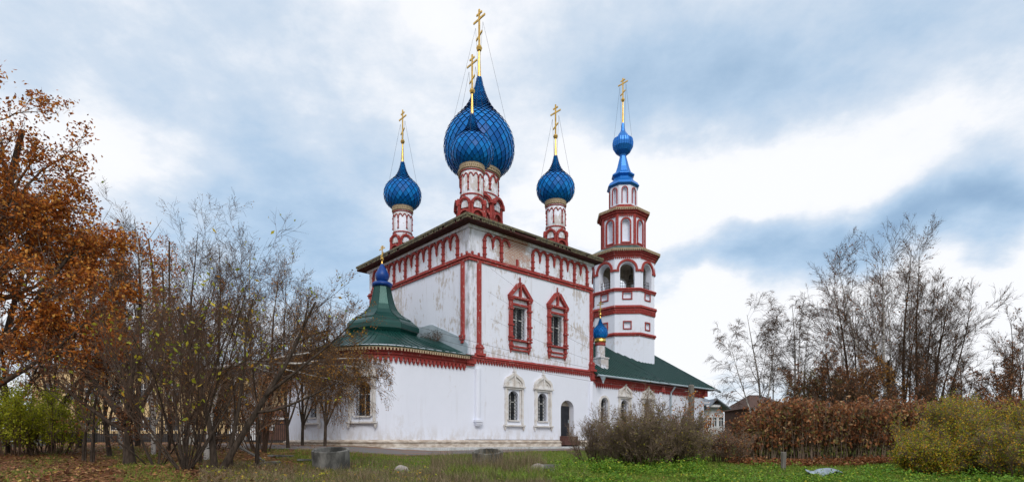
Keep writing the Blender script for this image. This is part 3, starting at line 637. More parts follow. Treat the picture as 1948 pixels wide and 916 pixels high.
def drum(cx, cy, Rd, z0, zt, Rm, zdt, zball, ztop, nc, s, nk, label=None):
    # shaft
    H = zt-z0; mb = MB(); zk = zt-2.22
    mb.lathe(cx, cy, [(Rd*1.0, z(z0)), (Rd, z(zt-.05))], 32)
    dr = mb.build('drum', MAT['drumwhite'], church, smooth=True)
    if label: tag(dr, label)
    # kokoshnik skirt
    k = MB(); wk = 2*1.14*Rd*math.tan(pi/nk); fl = MB()
    nk = nk-1; wk = 2*1.10*Rd*math.tan(pi/nk); k.lathe(cx, cy, [(Rd*1.06, z(zk-2.6)), (Rd*1.06, z(zk-.62*wk)), (Rd*1.01, z(zk-.45*wk))], 32)
    for tier in range(1):
        for j in range(nk):
            if j == 0: k.build('drum_skirt', MAT['red'], dr)
            k = MB(); fl = MB()
            a = 2*pi*(j+.5*tier)/nk+.3; n = (cos(a), sin(a), 0); u = (-sin(a), cos(a), 0); rad = Rd*1.10
            f = Face((cx+n[0]*rad, cy+n[1]*rad, 0), u, n); zc = z(zk-.56*wk); hw = wk*.5
            k.fpoly(f, [(-hw*.3, zc+hw*.92), (hw*.3, zc+hw*.92), (0, zc+hw*1.22)], -.06, .1); k.arc(f, 0, zc, hw*.86, hw*.26, -.06, .14*Rd/.74, 0, pi, 10, 1.0); k.arc(f, 0, zc, hw*.64, hw*.14, -.06, .09*Rd/.74, 0, pi, 8)
            fl.fpoly(f, [(hw*.58*cos(pi*i/8), zc+hw*.58*sin(pi*i/8)) for i in range(9)], -.05, .03*Rd/.74)
            k.fbox(f, -hw, -hw*.72, zc-1.6, zc, -.06, .1); k.fbox(f, hw*.72, hw, zc-1.6, zc, -.06, .1); k.arc(f, 0, zc-wk*.82, hw*.86, hw*.26, -.06, .13, 0, pi, 8); fl.fbox(f, -hw*.58, hw*.58, zc-.22*wk, zc, -.05, .03); k.build('kokoshnik', MAT['red'], dr); fl.build('kokoshnik_field', MAT['drumwhite'], dr)
    # red bands and arcade
    b = MB()
    for e, w_, o in ((zk+.12, .09, .05), (zt-.50, .07, .05)): b.lathe(cx, cy, [(Rd, z(e)), (Rd+o, z(e+.01)), (Rd+o, z(e+w_)), (Rd, z(e+w_+.01))], 32, cap=False); b.build('drum_band', MAT['red'], dr); b = MB()
    ar = MB(); na = 7; za = zt-.66*Rd**.3/.74**.3; zl = zk+.42
    for j in range(na):
        a = 2*pi*j/na+.12; f = Face((cx+cos(a)*Rd*.995, cy+sin(a)*Rd*.995, 0), (-sin(a), cos(a), 0), (cos(a), sin(a), 0))
        b.fbox(f, -.035*Rd/.74, .035*Rd/.74, z(zl), z(za-.25), -.02, .06)
        for e in (zl, (zl+za)/2-.1, za-.32): b.fbox(f, -.06*Rd/.74, .06*Rd/.74, z(e), z(e+.07), -.02, .09)
        b.build('drum_column', MAT['red'], dr); b = MB(); n_ = 8; q = 2*pi/na; pts = []
        for h_ in (0, 1):
            for i in range(n_+1):
                t = i/n_; aa = a+q*(h_*.5+t*.5); pts.append((cx+cos(aa)*(Rd+.02), cy+sin(aa)*(Rd+.02), z(za-.25+.22*Rd/.74*sin(pi*t))))
        ar.path(pts, .04*Rd/.74)
    ar.build('drum_arcade', MAT['red'], dr)
    c = MB(); c.lathe(cx, cy, [(Rd, z(zt-.38)), (Rd*1.07, z(zt-.34)), (Rd*1.07, z(zt-.2)), (Rd*1.13, z(zt-.18)), (Rd*1.13, z(zt)), (Rd*.9, z(zt+.04))], 32)
    for j in range(40):
        a = 2*pi*j/40; f = Face((cx+cos(a)*Rd*1.07, cy+sin(a)*Rd*1.07, 0), (-sin(a), cos(a), 0), (cos(a), sin(a), 0)); c.fbox(f, -.03*Rd/.74, .03*Rd/.74, z(zt-.34), z(zt-.18), -.01, .05)
    c.build('drum_cornice', MAT['cream'], dr)
    dome(dr, cx, cy, Rm, Rd*.98, z(zt-.03), z(zdt), nc)
    gold_cross(dr, cx, cy, z(zdt), z(zball), z(ztop), s)
    guys(dr, cx, cy, z(zball+.6*(ztop-zball)), Rm*.8, z(zt+.47*(zdt-zt)), s, Rm)
drum(6.35, 7.0, 1.47, 14.5, 20.75, 2.70, 28.3, 30.4, 33.4, 29, 1.5, 9, 'central drum, widest and tallest of the five')
drum(2.0, 2.3, .74, 14.0, 18.1, 1.41, 21.65, 23.1, 25.5, 21, 1.15, 7, 'drum at the corner nearest the camera')
drum(2.0, 11.05, .72, 14.0, 18.1, 1.42, 21.75, 23.25, 25.7, 21, 1.1, 7, 'drum at the left corner of the roof')
drum(9.95, 2.3, .72, 14.0, 18.05, 1.42, 21.6, 23.0, 25.4, 21, 1.1, 7, 'drum at the right corner of the roof')
drum(9.95, 11.05, .72, 14.0, 18.05, 1.42, 21.6, 23.0, 25.4, 21, 1.1, 7, 'drum at the hidden far corner of the roof')
# blue collar, onion and cross on the apse tent
mb = MB(); mb.lathe(TX, TY, [(.5, z(10.15)), (.66, z(10.2)), (.72, z(10.32)), (.62, z(10.42)), (.5, z(10.5)), (.3, z(10.56))], 8); mb.lathe(TX, TY, [(.30, z(10.5)), (.40, z(10.66)), (.46, z(10.86)), (.43, z(11.04)), (.31, z(11.26)), (.18, z(11.5)), (.08, z(11.68)), (.05, z(11.75))], 16)
fin = mb.build('finial', MAT['darkblue'], tent, smooth=True); mb = MB()
gold_cross(tent, TX, TY, z(11.72), z(12.02), z(12.9), .75)
# zinc flashing where the apse roof meets the wall
mb = MB(); ls = np.linspace(.15, 12.3, 40)
for a, b in zip(ls[:-1], ls[1:]):
    za, zb_ = [5.13+1.75*max(0, 1-max(0, abs(q-TY)-2.2)/4.3) for q in (a, b)]; ha, hb = [.85*min(1, (q-.1)/3+.75) for q in (a, b)]
    mb.hexa([(0, a, z(za-.1)), (0, b, z(zb_-.1)), (-.05, b, z(zb_-.1)), (-.05, a, z(za-.1)), (0, a, z(za+ha)), (0, b, z(zb_+hb)), (-.05, b, z(zb_+hb)), (-.05, a, z(za+ha))])
mb.build('flashing', MAT['flash'], church)
# refectory
RE = 27.4; RL, RH = 12.4, 8.85; mb = MB()
rh = [(c-.43, c+.43, z(1.42), z(3.3), .9) for c, _ in RFW]
panel(mb, SL, LR+.1, RE, z(.1), z(5.0), rh, .42)
mb.add([(RE, -.06, z(-.5)), (RE, RL, z(-.5)), (RE, RL, z(5)), (RE, RL/2, z(8.6)), (RE, -.06, z(5))], [(0, 1, 2, 3, 4)]); mb.add([(LR, RL, z(-.5)), (RE, RL, z(-.5)), (RE, RL, z(5)), (LR, RL, z(5))], [(0, 1, 2, 3)])
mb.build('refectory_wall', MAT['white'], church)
low_window(RFW[1][0], 'refectory window with a pale kokoshnik, nearer the main block'); low_window(RFW[2][0], 'refectory window with a pale kokoshnik, farther from the main block')
mb = MB(); c = RFW[0][0]; mb.arc(SL, c, z(2.93), .52, .16, 0, .1, 0, pi, 10); mb.fbox(SL, c-.6, c-.44, z(1.3), z(2.93), 0, .08); mb.fbox(SL, c+.44, c+.6, z(1.3), z(2.93), 0, .08); mb.fbox(SL, c-.7, c+.7, z(1.2), z(1.3), 0, .12)
w = mb.build('window', MAT['stone'], church); tag(w, 'plain arched refectory window without a kokoshnik'); glaze(w, SL, c-.43, c+.43, z(1.42), z(3.3), .36)
mb = MB(); sg = resample(np.array([[RE+.05, -.06], [LR+.3, -.06]]), 3); band(mb, sg, .12, z(4.35), z(4.5)); band(mb, sg, .2, z(4.5), z(4.66)); band(mb, sg, .3, z(4.66), z(4.84)); teeth(mb, sg, .12, z(4.36), .3, .13, .24)
mb.fbox(SL, RE-.35, RE+.12, z(4.2), z(4.9), 0, .34); mb.fbox(SL, 20.0, 20.5, z(4.2), z(4.86), 0, .33); mb.build('refectory_cornice', MAT['red'], church)
mb = MB(); pe = (-.55, 4.93); r0, r1 = LR, 28.55
def slab(mb, r0, r1, a, b, t=.07):
    mb.hexa([(r0, a[0], z(a[1])), (r1, a[0], z(a[1])), (r1, b[0], z(b[1])), (r0, b[0], z(b[1])), (r0, a[0], z(a[1]+t)), (r1, a[0], z(a[1]+t)), (r1, b[0], z(b[1]+t)), (r0, b[0], z(b[1]+t))])
slab(mb, r0, r1, pe, (RL/2, RH)); slab(mb, r0, r1, (RL/2, RH), (RL+.55, 4.93))
rr = mb.build('refectory_roof', MAT['green2'], church)
mb = MB(); n = 38
for i in range(n+1):
    r = r0+.05+(r1-r0-.1)*i/n; mb.bar((r, pe[0], z(pe[1]+.09)), (r, RL/2, z(RH+.09)), .055)
    mb.bar((r, RL+.5, z(pe[1]+.08)), (r, RL/2, z(RH+.08)), .036)
mb.bar((r0, RL/2, z(RH+.09)), (r1, RL/2, z(RH+.09)), .05); mb.build('seam', MAT['green'], rr)
mb = MB(); mb.box(r0, r1-.03, -.60, -.52, z(4.84), z(4.92)); 
for i in range(12): mb.path([(r0+i*(r1-r0)/12+.1, -.66, z(4.9)), (r0+i*(r1-r0)/12+.1, -.52, z(4.98))], .02)
mb.bar((r0, -.66, z(4.9)), (r1, -.66, z(4.86)), .07, .07, 8); mb.build('gutter', MAT['flash'], rr)
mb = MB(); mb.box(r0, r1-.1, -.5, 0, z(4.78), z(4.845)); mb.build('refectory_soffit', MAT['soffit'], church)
mb = MB(); mb.lathe(r0+.35, -.8, [(.05, z(4.3)), (.09, z(4.5)), (.22, z(4.78)), (.24, z(4.85))], 10); mb.bar((r1, -.66, z(4.86)), (r1+.55, -.8, z(4.72)), .09, .13, 6); mb.build('rain_hopper', MAT['flash'], church)
for u in (21.6,):
    mb = MB(); mb.path([SL(u, z(.2), .2), SL(u, z(4.2), .2), SL(u, z(4.7), .6)], .07, 8); mb.build('downspout', MAT['flash'], church)
# small cupola on the refectory roof
cx, cy = 13.75, 1.1; mb = MB(); mb.box(cx-.45, cx+.45, cy-.45, cy+.45, z(5.0), z(6.5)); mb.box(cx-.5, cx+.5, cy-.5, cy+.5, z(6.5), z(6.6)); mb.lathe(cx, cy, [(.37, z(6.55)), (.37, z(8.05))], 24)
cp = mb.build('cupola_drum', MAT['drumwhite'], church)
mb = MB(); mb.lathe(cx, cy, [(.4, z(7.75)), (.46, z(7.85)), (.42, z(8.02)), (.45, z(8.1))], 24); mb.build('cupola_collar', MAT['gold'], cp)
mb = MB(); mb.lathe(cx, cy, [(.38, z(7.5)), (.42, z(7.55)), (.42, z(7.74)), (.38, z(7.76))], 24); mb.build('cupola_band', MAT['red'], cp)
dome(cp, cx, cy, .58, .38, z(8.08), z(9.75), 16); gold_cross(cp, cx, cy, z(9.72), z(9.98), z(11.0), .7)

# ---------------------------------------------------------------- bell tower (part of the church)
TXc, TYc = 23.45, 6.2; k8 = cos(pi/8)
def toct(ap): return ap/k8
def tfaces(ap): return [Face((TXc+ap*cos(a), TYc+ap*sin(a), 0), (-sin(a), cos(a), 0), (cos(a), sin(a), 0)) for a in (i*pi/4 for i in range(8))]
def ob(mb, ap0, ap1, e0, e1, ap2=None):
    ap2 = ap1 if ap2 is None else ap2
    mb.lathe(TXc, TYc, [(toct(ap0), z(e0)), (toct(ap1), z(e0)), (toct(ap2), z(e1)), (toct(ap0), z(e1))], 8, pi/8, cap=False)
A1 = 2.78; hw1 = A1*math.tan(pi/8)
mb = MB(); inn = MB()
for f in tfaces(A1):
    panel(mb, f, -hw1, hw1, z(4.9), z(13.85), [(-.3, .3, z(10.42), z(11.0), 0), (-.36, .36, z(13.15), z(13.7), 0)], .12)
    for (za, zb_) in ((10.42, 11.0), (13.15, 13.7)): mb.fbox(f, -.4, .4, z(za), z(zb_), -.2, -.12)
    panel(mb, f, -hw1, hw1, z(13.85), z(17.55), [(-.66, .66, z(14.12), z(16.45), 1.)], .6)
for f in tfaces(A1-.6): panel(inn, f, -hw1+.25, hw1-.25, z(13.85), z(17.55), [(-.66, .66, z(14.12), z(16.45), 1.)], .02)
bt = mb.build('bell_tower', MAT['towerwhite'], church); tag(bt, 'octagonal bell tower rising through the green refectory roof')
inn.lathe(TXc, TYc, [(2.6, z(14.08)), (2.6, z(14.1))], 8, pi/8); inn.lathe(TXc, TYc, [(2.7, z(17.2)), (2.7, z(17.25))], 8, pi/8); inn.build('belfry_interior', MAT['inner'], bt)
mb = MB()
for f in tfaces(A1):
    for za, zb_, w in ((10.42, 11.0, .3), (13.15, 13.7, .36)):
        mb.fbox(f, -w-.1, w+.1, z(zb_), z(zb_+.1), -.02, .07); mb.fbox(f, -w-.1, w+.1, z(za-.1), z(za), -.02, .07); mb.fbox(f, -w-.1, -w, z(za), z(zb_), -.02, .07); mb.fbox(f, w, w+.1, z(za), z(zb_), -.02, .07); mb.build('window_surround', MAT['red'], bt); mb = MB()
    mb.arc(f, 0, z(15.8), .86, .2, -.02, .13, 0, pi, 12, 1.); mb.fbox(f, .74, hw1+.02, z(15.62), z(15.8), -.02, .12); mb.fbox(f, -hw1-.02, -.74, z(15.62), z(15.8), -.02, .12); mb.build('belfry_arch', MAT['red'], bt); mb = MB()
mb = MB()
ob(mb, A1-.05, A1+.1, 9.72, 9.85); ob(mb, A1-.05, A1+.18, 9.85, 10.02, A1+.12)
ob(mb, A1-.05, A1+.08, 11.75, 11.85); ob(mb, A1-.05, A1+.13, 12.1, 12.3); ob(mb, A1-.05, A1+.24, 12.3, 12.5, A1+.2); ob(mb, A1-.05, A1+.06, 11.85, 12.1)
ob(mb, A1-.05, A1+.13, 13.82, 13.98); ob(mb, A1-.05, A1+.2, 13.98, 14.1, A1+.14)
ob(mb, A1-.05, A1+.1, 16.95, 17.1); ob(mb, A1-.05, A1+.2, 17.1, 17.28); ob(mb, A1-.05, A1+.32, 17.28, 17.5)
for f in tfaces(A1):
    n = 11
    for i in range(n): u = -hw1+(i+.5)*2*hw1/n; mb.fbox(f, u-.05, u+.05, z(11.84), z(12.1), .04, .13)
    n = 13
    for i in range(n): u = -hw1+(i+.5)*2*hw1/n; mb.fbox(f, u-.045, u+.045, z(16.8), z(16.96), -.02, .08)
mb.build('tower_belt', MAT['red'], bt)
mb = MB()
for f in tfaces(A1-.25):
    for zz in (14.35, 14.62, 14.9): mb.bar(f(-.66, z(zz)), f(.66, z(zz)), .02)
    for i in range(7): u = -.6+i*.2; mb.bar(f(u, z(14.12)), f(u, z(14.9)), .014)
    mb.build('belfry_railing', MAT['iron'], bt); mb = MB()
mb = MB(); mb.lathe(TXc-.3, TYc-1.2, [(.42, z(15.0)), (.40, z(15.08)), (.30, z(15.3)), (.24, z(15.55)), (.2, z(15.75)), (.08, z(15.83)), (.03, z(15.85))], 20); mb.bar((TXc-.3, TYc-1.2, z(15.8)), (TXc-.3, TYc-1.2, z(17.2)), .04)
mb.build('bell', MAT['bronze'], bt); mb = MB()
mb.lathe(TXc-1.4, TYc-.2, [(.26, z(15.4)), (.24, z(15.46)), (.17, z(15.65)), (.1, z(15.8)), (.03, z(15.85))], 16); mb.bar((TXc-1.4, TYc-.2, z(15.8)), (TXc-1.4, TYc-.2, z(17.2)), .03)
mb.build('bell', MAT['bronze'], bt, smooth=False)
mb = MB(); ob(mb, A1-.3, A1+.50, 17.52, 17.62); A2 = 1.95
mb.lathe(TXc, TYc, [(toct(A1+.5), z(17.6)), (toct(A2+.35), z(18.2)), (toct(A2), z(18.25))], 8, pi/8, cap=False); mb.build('tier_roof', MAT['green2'], bt)
def lace(aps, e, name='tier_lace'):
    mb = MB()
    for f in tfaces(aps):
        h = aps*math.tan(pi/8); n = int(2*h/.16)
        mb.fbox(f, -h-.02, h+.02, z(e+.1), z(e+.17), -.04, .03)
        for i in range(n): u = -h+(i+.5)*2*h/n; mb.fbox(f, u-.045, u+.045, z(e-.06), z(e+.1), -.02, .02)
    mb.build(name, MAT['cream'], bt)
lace(A1+.5, 17.45)
hw2 = A2*math.tan(pi/8); mb = MB()
for f in tfaces(A2): panel(mb, f, -hw2, hw2, z(18.1), z(21.6), [(-.33, .33, z(18.75), z(20.75), 1.)], .28)
mb.build('middle_tier', MAT['towerwhite'], bt)
mb = MB(); mb.lathe(TXc, TYc, [(toct(A2-.29), z(18.2)), (toct(A2-.29), z(21.5))], 8, pi/8); mb.build('middle_tier_shutter', MAT['towerwhite'], bt)
mb = MB()
for f in tfaces(A2):
    mb.arc(f, 0, z(20.43), .42, .14, -.02, .1, 0, pi, 10); mb.fbox(f, -.49, -.35, z(18.62), z(20.43), -.02, .1); mb.fbox(f, .35, .49, z(18.62), z(20.43), -.02, .1); mb.fbox(f, -hw2-.04, -hw2+.12, z(18.25), z(21.2), -.02, .09); mb.fbox(f, hw2-.12, hw2+.04, z(18.25), z(21.2), -.02, .09); mb.fbox(f, -.5, .5, z(18.5), z(18.62), -.02, .12)
    n = 9
    for i in range(n): u = -hw2+(i+.5)*2*hw2/n; mb.fbox(f, u-.05, u+.05, z(20.98), z(21.15), -.02, .1)
ob(mb, A2-.05, A2+.12, 18.3, 18.42); ob(mb, A2-.05, A2+.1, 21.13, 21.28); ob(mb, A2-.05, A2+.22, 21.28, 21.45); ob(mb, A2-.05, A2+.33, 21.45, 21.62)
mb.build('middle_tier_trim', MAT['red'], bt)
A3 = 1.24; hw3 = A3*math.tan(pi/8); mb = MB(); ob(mb, .5, A2+.42, 21.62, 21.72); mb.lathe(TXc, TYc, [(toct(A2+.42), z(21.72)), (toct(A3+.15), z(22.0))], 8, pi/8, cap=False); mb.build('upper_ledge', MAT['redworn'], bt)
lace(A2+.42, 21.55)
mb = MB()
for f in tfaces(A3): panel(mb, f, -hw3, hw3, z(21.9), z(24.6), [(-.21, .21, z(22.6), z(24.05), 1.)], .2)
mb.build('upper_tier', MAT['towerwhite'], bt)
mb = MB(); mb.lathe(TXc, TYc, [(toct(A3-.21), z(22)), (toct(A3-.21), z(24.5))], 8, pi/8); mb.build('upper_tier_shutter', MAT['towerwhite'], bt)
mb = MB()
for f in tfaces(A3): mb.arc(f, 0, z(23.84), .26, .09, -.02, .07, 0, pi, 8); mb.fbox(f, -.305, -.215, z(22.55), z(23.84), -.02, .07); mb.fbox(f, .215, .305, z(22.55), z(23.84), -.02, .07)
ob(mb, A3-.05, A3+.1, 22.0, 22.25); ob(mb, A3-.05, A3+.06, 22.25, 22.4)
mb.build('upper_tier_trim', MAT['red'], bt)
PX = .0508
sp = [(27, 362), (30.5, 359), (27, 353), (20, 347), (17, 341), (21.5, 337.5), (21.5, 335.5), (15, 330), (11.5, 320), (8.5, 308), (6, 298), (7, 295), (14, 289), (18.5, 281), (19.5, 274), (18, 266.5), (17, 265), (12, 263), (9, 257), (5, 251), (3.5, 245), (3.2, 240), (2.2, 234)]
mb = MB(); mb.lathe(TXc, TYc, [(r*PX*1.03, z((840-y)*PX)) for r, y in sp], 8, pi/8); spire = mb.build('spire', MAT['bluesheet'], bt)
mb = MB()
for i in range(24):
    a = 2*pi*i/24; mb.path([(TXc+r*PX*cos(a), TYc+r*PX*sin(a), z((840-y)*PX)) for r, y in ((7, 295), (13.4, 289.5), (18, 281), (19, 274), (17.6, 266))], .045)
mb.build('spire_rib', MAT['bluesheet'], spire)
gold_cross(bt, TXc, TYc, z((840-235)*PX), z(33.0), z(35.1), 1.2); guys(bt, TXc, TYc, z(34.4), .85, z(29.3), 1.2, 1)

# ---------------------------------------------------------------- plant generator
def nrm(a): return a/(np.linalg.norm(a, axis=-1, keepdims=True)+1e-9)
def grow(rg, stems, specs, keep=None):
    pos = np.array([s[0] for s in stems], float); dr = nrm(np.array([s[1] for s in stems], float)); ln = np.array([s[2] for s in stems], float); rd = np.array([s[3] for s in stems], float)
    out = []
    for k, sp in enumerate(specs):
        Sg = sp.get('S', 4); n = len(pos); P = np.zeros((n, Sg+1, 3)); Dd = np.zeros((n, Sg+1, 3)); Rr = np.zeros((n, Sg+1)); p = pos.copy(); d = dr.copy()
        for i in range(Sg+1):
            P[:, i] = p; Dd[:, i] = d; Rr[:, i] = rd*(1-(1-sp.get('tip', .3))*i/Sg)
            p = p+d*(ln/Sg)[:, None]; d = nrm(d+rg.normal(0, sp.get('wob', .12), d.shape)+np.array([0, 0, sp.get('up', .05)*(1 if np.isscalar(sp.get('up', .05)) else 1)])+np.array(sp.get('wind', (0, 0, 0))))
        out.append((P, Rr, Dd))
        if k+1 == len(specs): break
        m = sp['n']; idx = np.repeat(np.arange(n), m); t = rg.uniform(sp.get('t0', .25), 1, n*m)**sp.get('tp', 1.); ft = t*Sg; i0 = np.minimum(ft.astype(int), Sg-1); fr = (ft-i0)[:, None]
        pos = P[idx, i0]*(1-fr)+P[idx, i0+1]*fr; pd = Dd[idx, i0]; q = nrm(np.cross(pd, rg.normal(0, 1, pd.shape)))
        an = np.radians(rg.normal(sp.get('ang', 40), sp.get('angv', 9), n*m))[:, None]; dr = nrm(pd*np.cos(an)+q*np.sin(an)+np.array([0, 0, sp.get('lift', 0.)]))
        pl = ln[idx]; ln = pl*sp.get('rat', .55)*(1-sp.get('tap', .45)*t)*rg.uniform(.7, 1.25, n*m); rd = np.minimum((Rr[idx, i0]*(1-fr[:, 0])+Rr[idx, i0+1]*fr[:, 0])*sp.get('rr', .6), ln*.05)
        if 'rmin' in sp: rd = np.maximum(rd, sp['rmin'])
        if keep is not None:
            mk = keep(pos)&keep(pos+dr*ln[:, None]*.7) if k > 0 else keep(pos); pos, dr, ln, rd = pos[mk], dr[mk], ln[mk], rd[mk]
    return out
def tubes(levels, name, mat, parent, m=4):
    Vs = []; Qs = []; b = 0
    for P, Rr, Dd in levels:
        n, S1 = Rr.shape
        if n == 0: continue
        h = np.where(np.abs(Dd[..., 2:3]) < .8, np.array([0, 0, 1.]), np.array([1., 0, 0])); u = nrm(np.cross(Dd, h)); w = np.cross(Dd, u); a = np.arange(m)*2*pi/m
        V = P[:, :, None]+Rr[:, :, None, None]*(u[:, :, None]*np.cos(a)[:, None]+w[:, :, None]*np.sin(a)[:, None])
        i, s, k = np.meshgrid(np.arange(n), np.arange(S1-1), np.arange(m), indexing='ij'); base = (i*S1+s)*m; k2 = (k+1) % m
        Q = np.stack([base+k, base+k2, base+m+k2, base+m+k], -1).reshape(-1, 4)
        Vs.append(V.reshape(-1, 3)); Qs.append(Q+b); b += n*S1*m
    return np_mesh(name, np.vstack(Vs), np.vstack(Qs), mat, parent, smooth=True)
def leaves_on(rg, levels, count, size, spread=.05, droop=.3, keep=None):
    pts = []; 
    tot = sum(p[0].shape[0] for p in levels)
    for P, Rr, Dd in levels:
        n, S1 = Rr.shape; c = int(count*n/tot)
        if c == 0: continue
        i = rg.integers(0, n, c); t = rg.uniform(.2, 1, c)*(S1-1); s = np.minimum(t.astype(int), S1-2); f = (t-s)[:, None]
        pts.append(P[i, s]*(1-f)+P[i, s+1]*f+rg.normal(0, spread, (c, 3)))
    pts = np.vstack(pts)
    if keep is not None: pts = pts[keep(pts)]
    return leaf_quads(rg, pts, size, droop)
def leaf_quads(rg, pts, size, droop=.3, flat=0., asp=.55):
    n = len(pts); d = nrm(rg.normal(0, 1, (n, 3))*np.array([1, 1, 1-flat])-np.array([0, 0, droop])); q = nrm(np.cross(d, rg.normal(0, 1, (n, 3))*(1-flat)+np.array([0, 0, flat*3.])))
    s = (size*rg.uniform(.55, 1.35, n))[:, None]; c = np.cross(d, q)
    V = np.stack([pts, pts+d*s*.5+q*s*asp*.5+c*s*.06, pts+d*s, pts+d*s*.5-q*s*asp*.5+c*s*.06], 1).reshape(-1, 3)
    return V, np.arange(4*n).reshape(-1, 4)
def plant(name, base, label, cat, rg, stems, specs, bark, lf=None, lcount=0, lsize=.08, ntrunk=1, group=None, keep=None, llev=1, droop=.3, twig='twig', spread=.05, lkeep=None, m0=6, extra=None, tname='trunk', cname='crown'):
    th = thing(name, base, label, cat, group); b = np.array(base, float)
    st = [(np.array(s[0], float)-b, s[1], s[2], s[3]) for s in stems]; kp = (lambda p: keep(p+b)) if keep else None; lk = (lambda p: lkeep(p+b)) if lkeep else None
    lv = grow(rg, st, specs, kp)
    tubes(lv[:ntrunk], tname, MAT[bark], th, m0)
    if lv[ntrunk:]: tubes(lv[ntrunk:], cname, MAT[twig], th, 3)
    if lf: V, Q = leaves_on(rg, lv[-llev:], lcount, lsize, spread, droop, lk); np_mesh('foliage', V, Q, MAT[lf], th)
    for (mat, cnt, sz) in (extra or []):
        V, Q = leaves_on(rg, lv[-2:], cnt, sz, spread, droop, lk); np_mesh('scattered_leaves', V, Q, MAT[mat], th)
    return th
def pxy(p): return HX+F*p[:, 0]/np.maximum(p[:, 1], .5), HY-F*(p[:, 2]-EYE)/np.maximum(p[:, 1], .5)
def ell(c, r):
    c = np.array(c); r = np.array(r); return lambda p: (((p-c)/r)**2).sum(-1) < 1
# ---- big rust-orange tree at the far left
rg = np.random.default_rng(11); b = G(-92, 17, -.1)
stems = [(b, (.09, .03, 1), 10.9, .25), (b+[.1, 0, 1.6], (.27, -.05, .95), 8.8, .15), (b+[.2, 0, 2.2], (.62, .2, .85), 6.2, .12), (b+[0, 0, 1.2], (.15, .5, 1), 8.6, .13), (b+[0, 0, 2.9], (-.4, .1, 1), 7.5, .12), (b+[0, 0, 1.6], (.9, -.1, .5), 5.4, .1)]
kp = (lambda b0: lambda p: (np.abs(p[:, 0]-b0[0]-.4-.05*(p[:, 2]-b0[2])) < 4.9*np.sqrt(np.clip(1-((p[:, 2]-b0[2]-5.3)/8.0)**2, 0, 1))*np.where(p[:, 2]-b0[2] > 7, 1-.06*(p[:, 2]-b0[2]-7), 1)) & (p[:, 2] > EYE+1.0))(b)
plant('oak_tree', b, 'tall tree full of rust orange leaves at the left edge', 'tree', rg, stems,
      [dict(S=7, n=15, t0=.3, ang=44, rat=.40, tap=.45, wob=.05, up=.04, rr=.5), dict(S=5, n=7, t0=.15, ang=40, rat=.55, wob=.12, up=.05), dict(S=4, n=6, t0=.1, ang=38, rat=.55, wob=.14, up=.02, rmin=.006), dict(S=3, tip=.4, wob=.14, up=0)],
      'bark', 'lf_orange', 42000, .115, keep=kp, llev=2, spread=.12, m0=7)
# ---- orange trees behind the thicket
for k, (px, d, ty, sx, cnt, lab, gx) in enumerate([(262, 29, 415, 1.7, 7000, 'slender orange leaved tree rising behind the bare thicket', 0), (150, 27, 395, 2.2, 8000, 'orange brown tree between the big rust tree and the thicket', 0), (325, 33, 425, 1.5, 3800, 'thin tree with rusty leaves behind the multi stemmed shrub', 0)]):
    rg = np.random.default_rng(20+k); b = G(px, d, -.1); H = EYE+(HY-ty)/F*d-b[2]
    plant('maple_tree', b, lab, 'tree', rg, [(b, (0, 0, 1), H*.92, .14), (b+[0, 0, 1.2], (.2, .1, 1), H*.7, .09), (b+[0, 0, 1.5], (-.22, .1, 1), H*.66, .09)],
          [dict(S=8, n=16, t0=.2, ang=42, rat=.30, tap=.5, wob=.04, up=.05, rr=.45), dict(S=4, n=7, ang=40, rat=.55), dict(S=3, n=5, ang=40, rat=.6, rmin=.006), dict(S=2, wob=.15)],
          'bark', 'lf_orange', cnt, .13, llev=2, spread=.12, keep=ell(b+[0, 0, H*.56], (sx, sx, H*.47)), group='orange trees behind the thicket')
# ---- tall bare birches of the left thicket
SP = lambda n1, n2, n3, up=.06: [dict(S=8, n=n1, t0=.18, ang=34, rat=.34, tap=.35, wob=.035, up=.03, rr=.42, tip=.12), dict(S=5, n=n2, t0=.1, ang=32, rat=.55, wob=.08, up=up), dict(S=4, n=n3, t0=.1, ang=34, rat=.55, wob=.12, up=0, rmin=.0055), dict(S=3, tip=.6, wob=.14, up=-.04)]
tb = [(292, 22, 388, .0, 'birch', 'tall pale stemmed bare birch at the left of the thicket, beside the wires'), (352, 24, 398, .05, 'bark', 'bare upright tree with a few yellow leaves over the multi stemmed shrub'), (405, 23, 440, .06, 'bark', 'dark bare tree just right of the multi stemmed shrub'), (462, 25, 448, .10, 'birch', 'bare birch leaning right with fine twigs against the sky'), (505, 27, 480, .05, 'bark', 'thin bare tree second from the apse'),
      (575, 30, 520, .02, 'bark', 'bare tree with a domed twiggy crown left of the apse roof'), (618, 29, 540, .03, 'bark', 'ochre flecked bare tree whose crown touches the left edge of the apse roof'), (548, 27, 505, -.04, 'bark', 'dense bare tree just left of the domed crown beside the apse'), (630, 41, 560, .0, 'bark', 'small bare tree directly behind the left edge of the apse'), (210, 21, 500, -.15, 'bark', 'dark bare tree leaning left under the orange crown'), (230, 26, 440, -.05, 'birch', 'whitish birch stem among the rusty leaves')]
for k, (px, d, ty, lean, bk, lab) in enumerate(tb):
    rg = np.random.default_rng(40+k); b = G(px, d, -.1); H = (EYE+(HY-ty)/F*d-b[2])*.94
    st = [(b, (lean, 0, 1), H*.98, .085)]+[(b+[(.9+.3*h)*lean, 0, .9+.3*h], (lean+a, c, 1), H*h*.85, .05) for a, c, h in ((-.22, .1, .8), (.2, -.1, .82), (.34, .2, .66))]
    plant('bare_tree', b, lab, 'tree', rg, st, SP(13, 9, 6), bk, 'lf_birch', 1100 if k not in (5, 6, 7) else 3200, .06, llev=2, group='bare trees of the thicket by the apse', twig='twigd', ntrunk=1, extra=[('lf_yellow', 40, .12)])
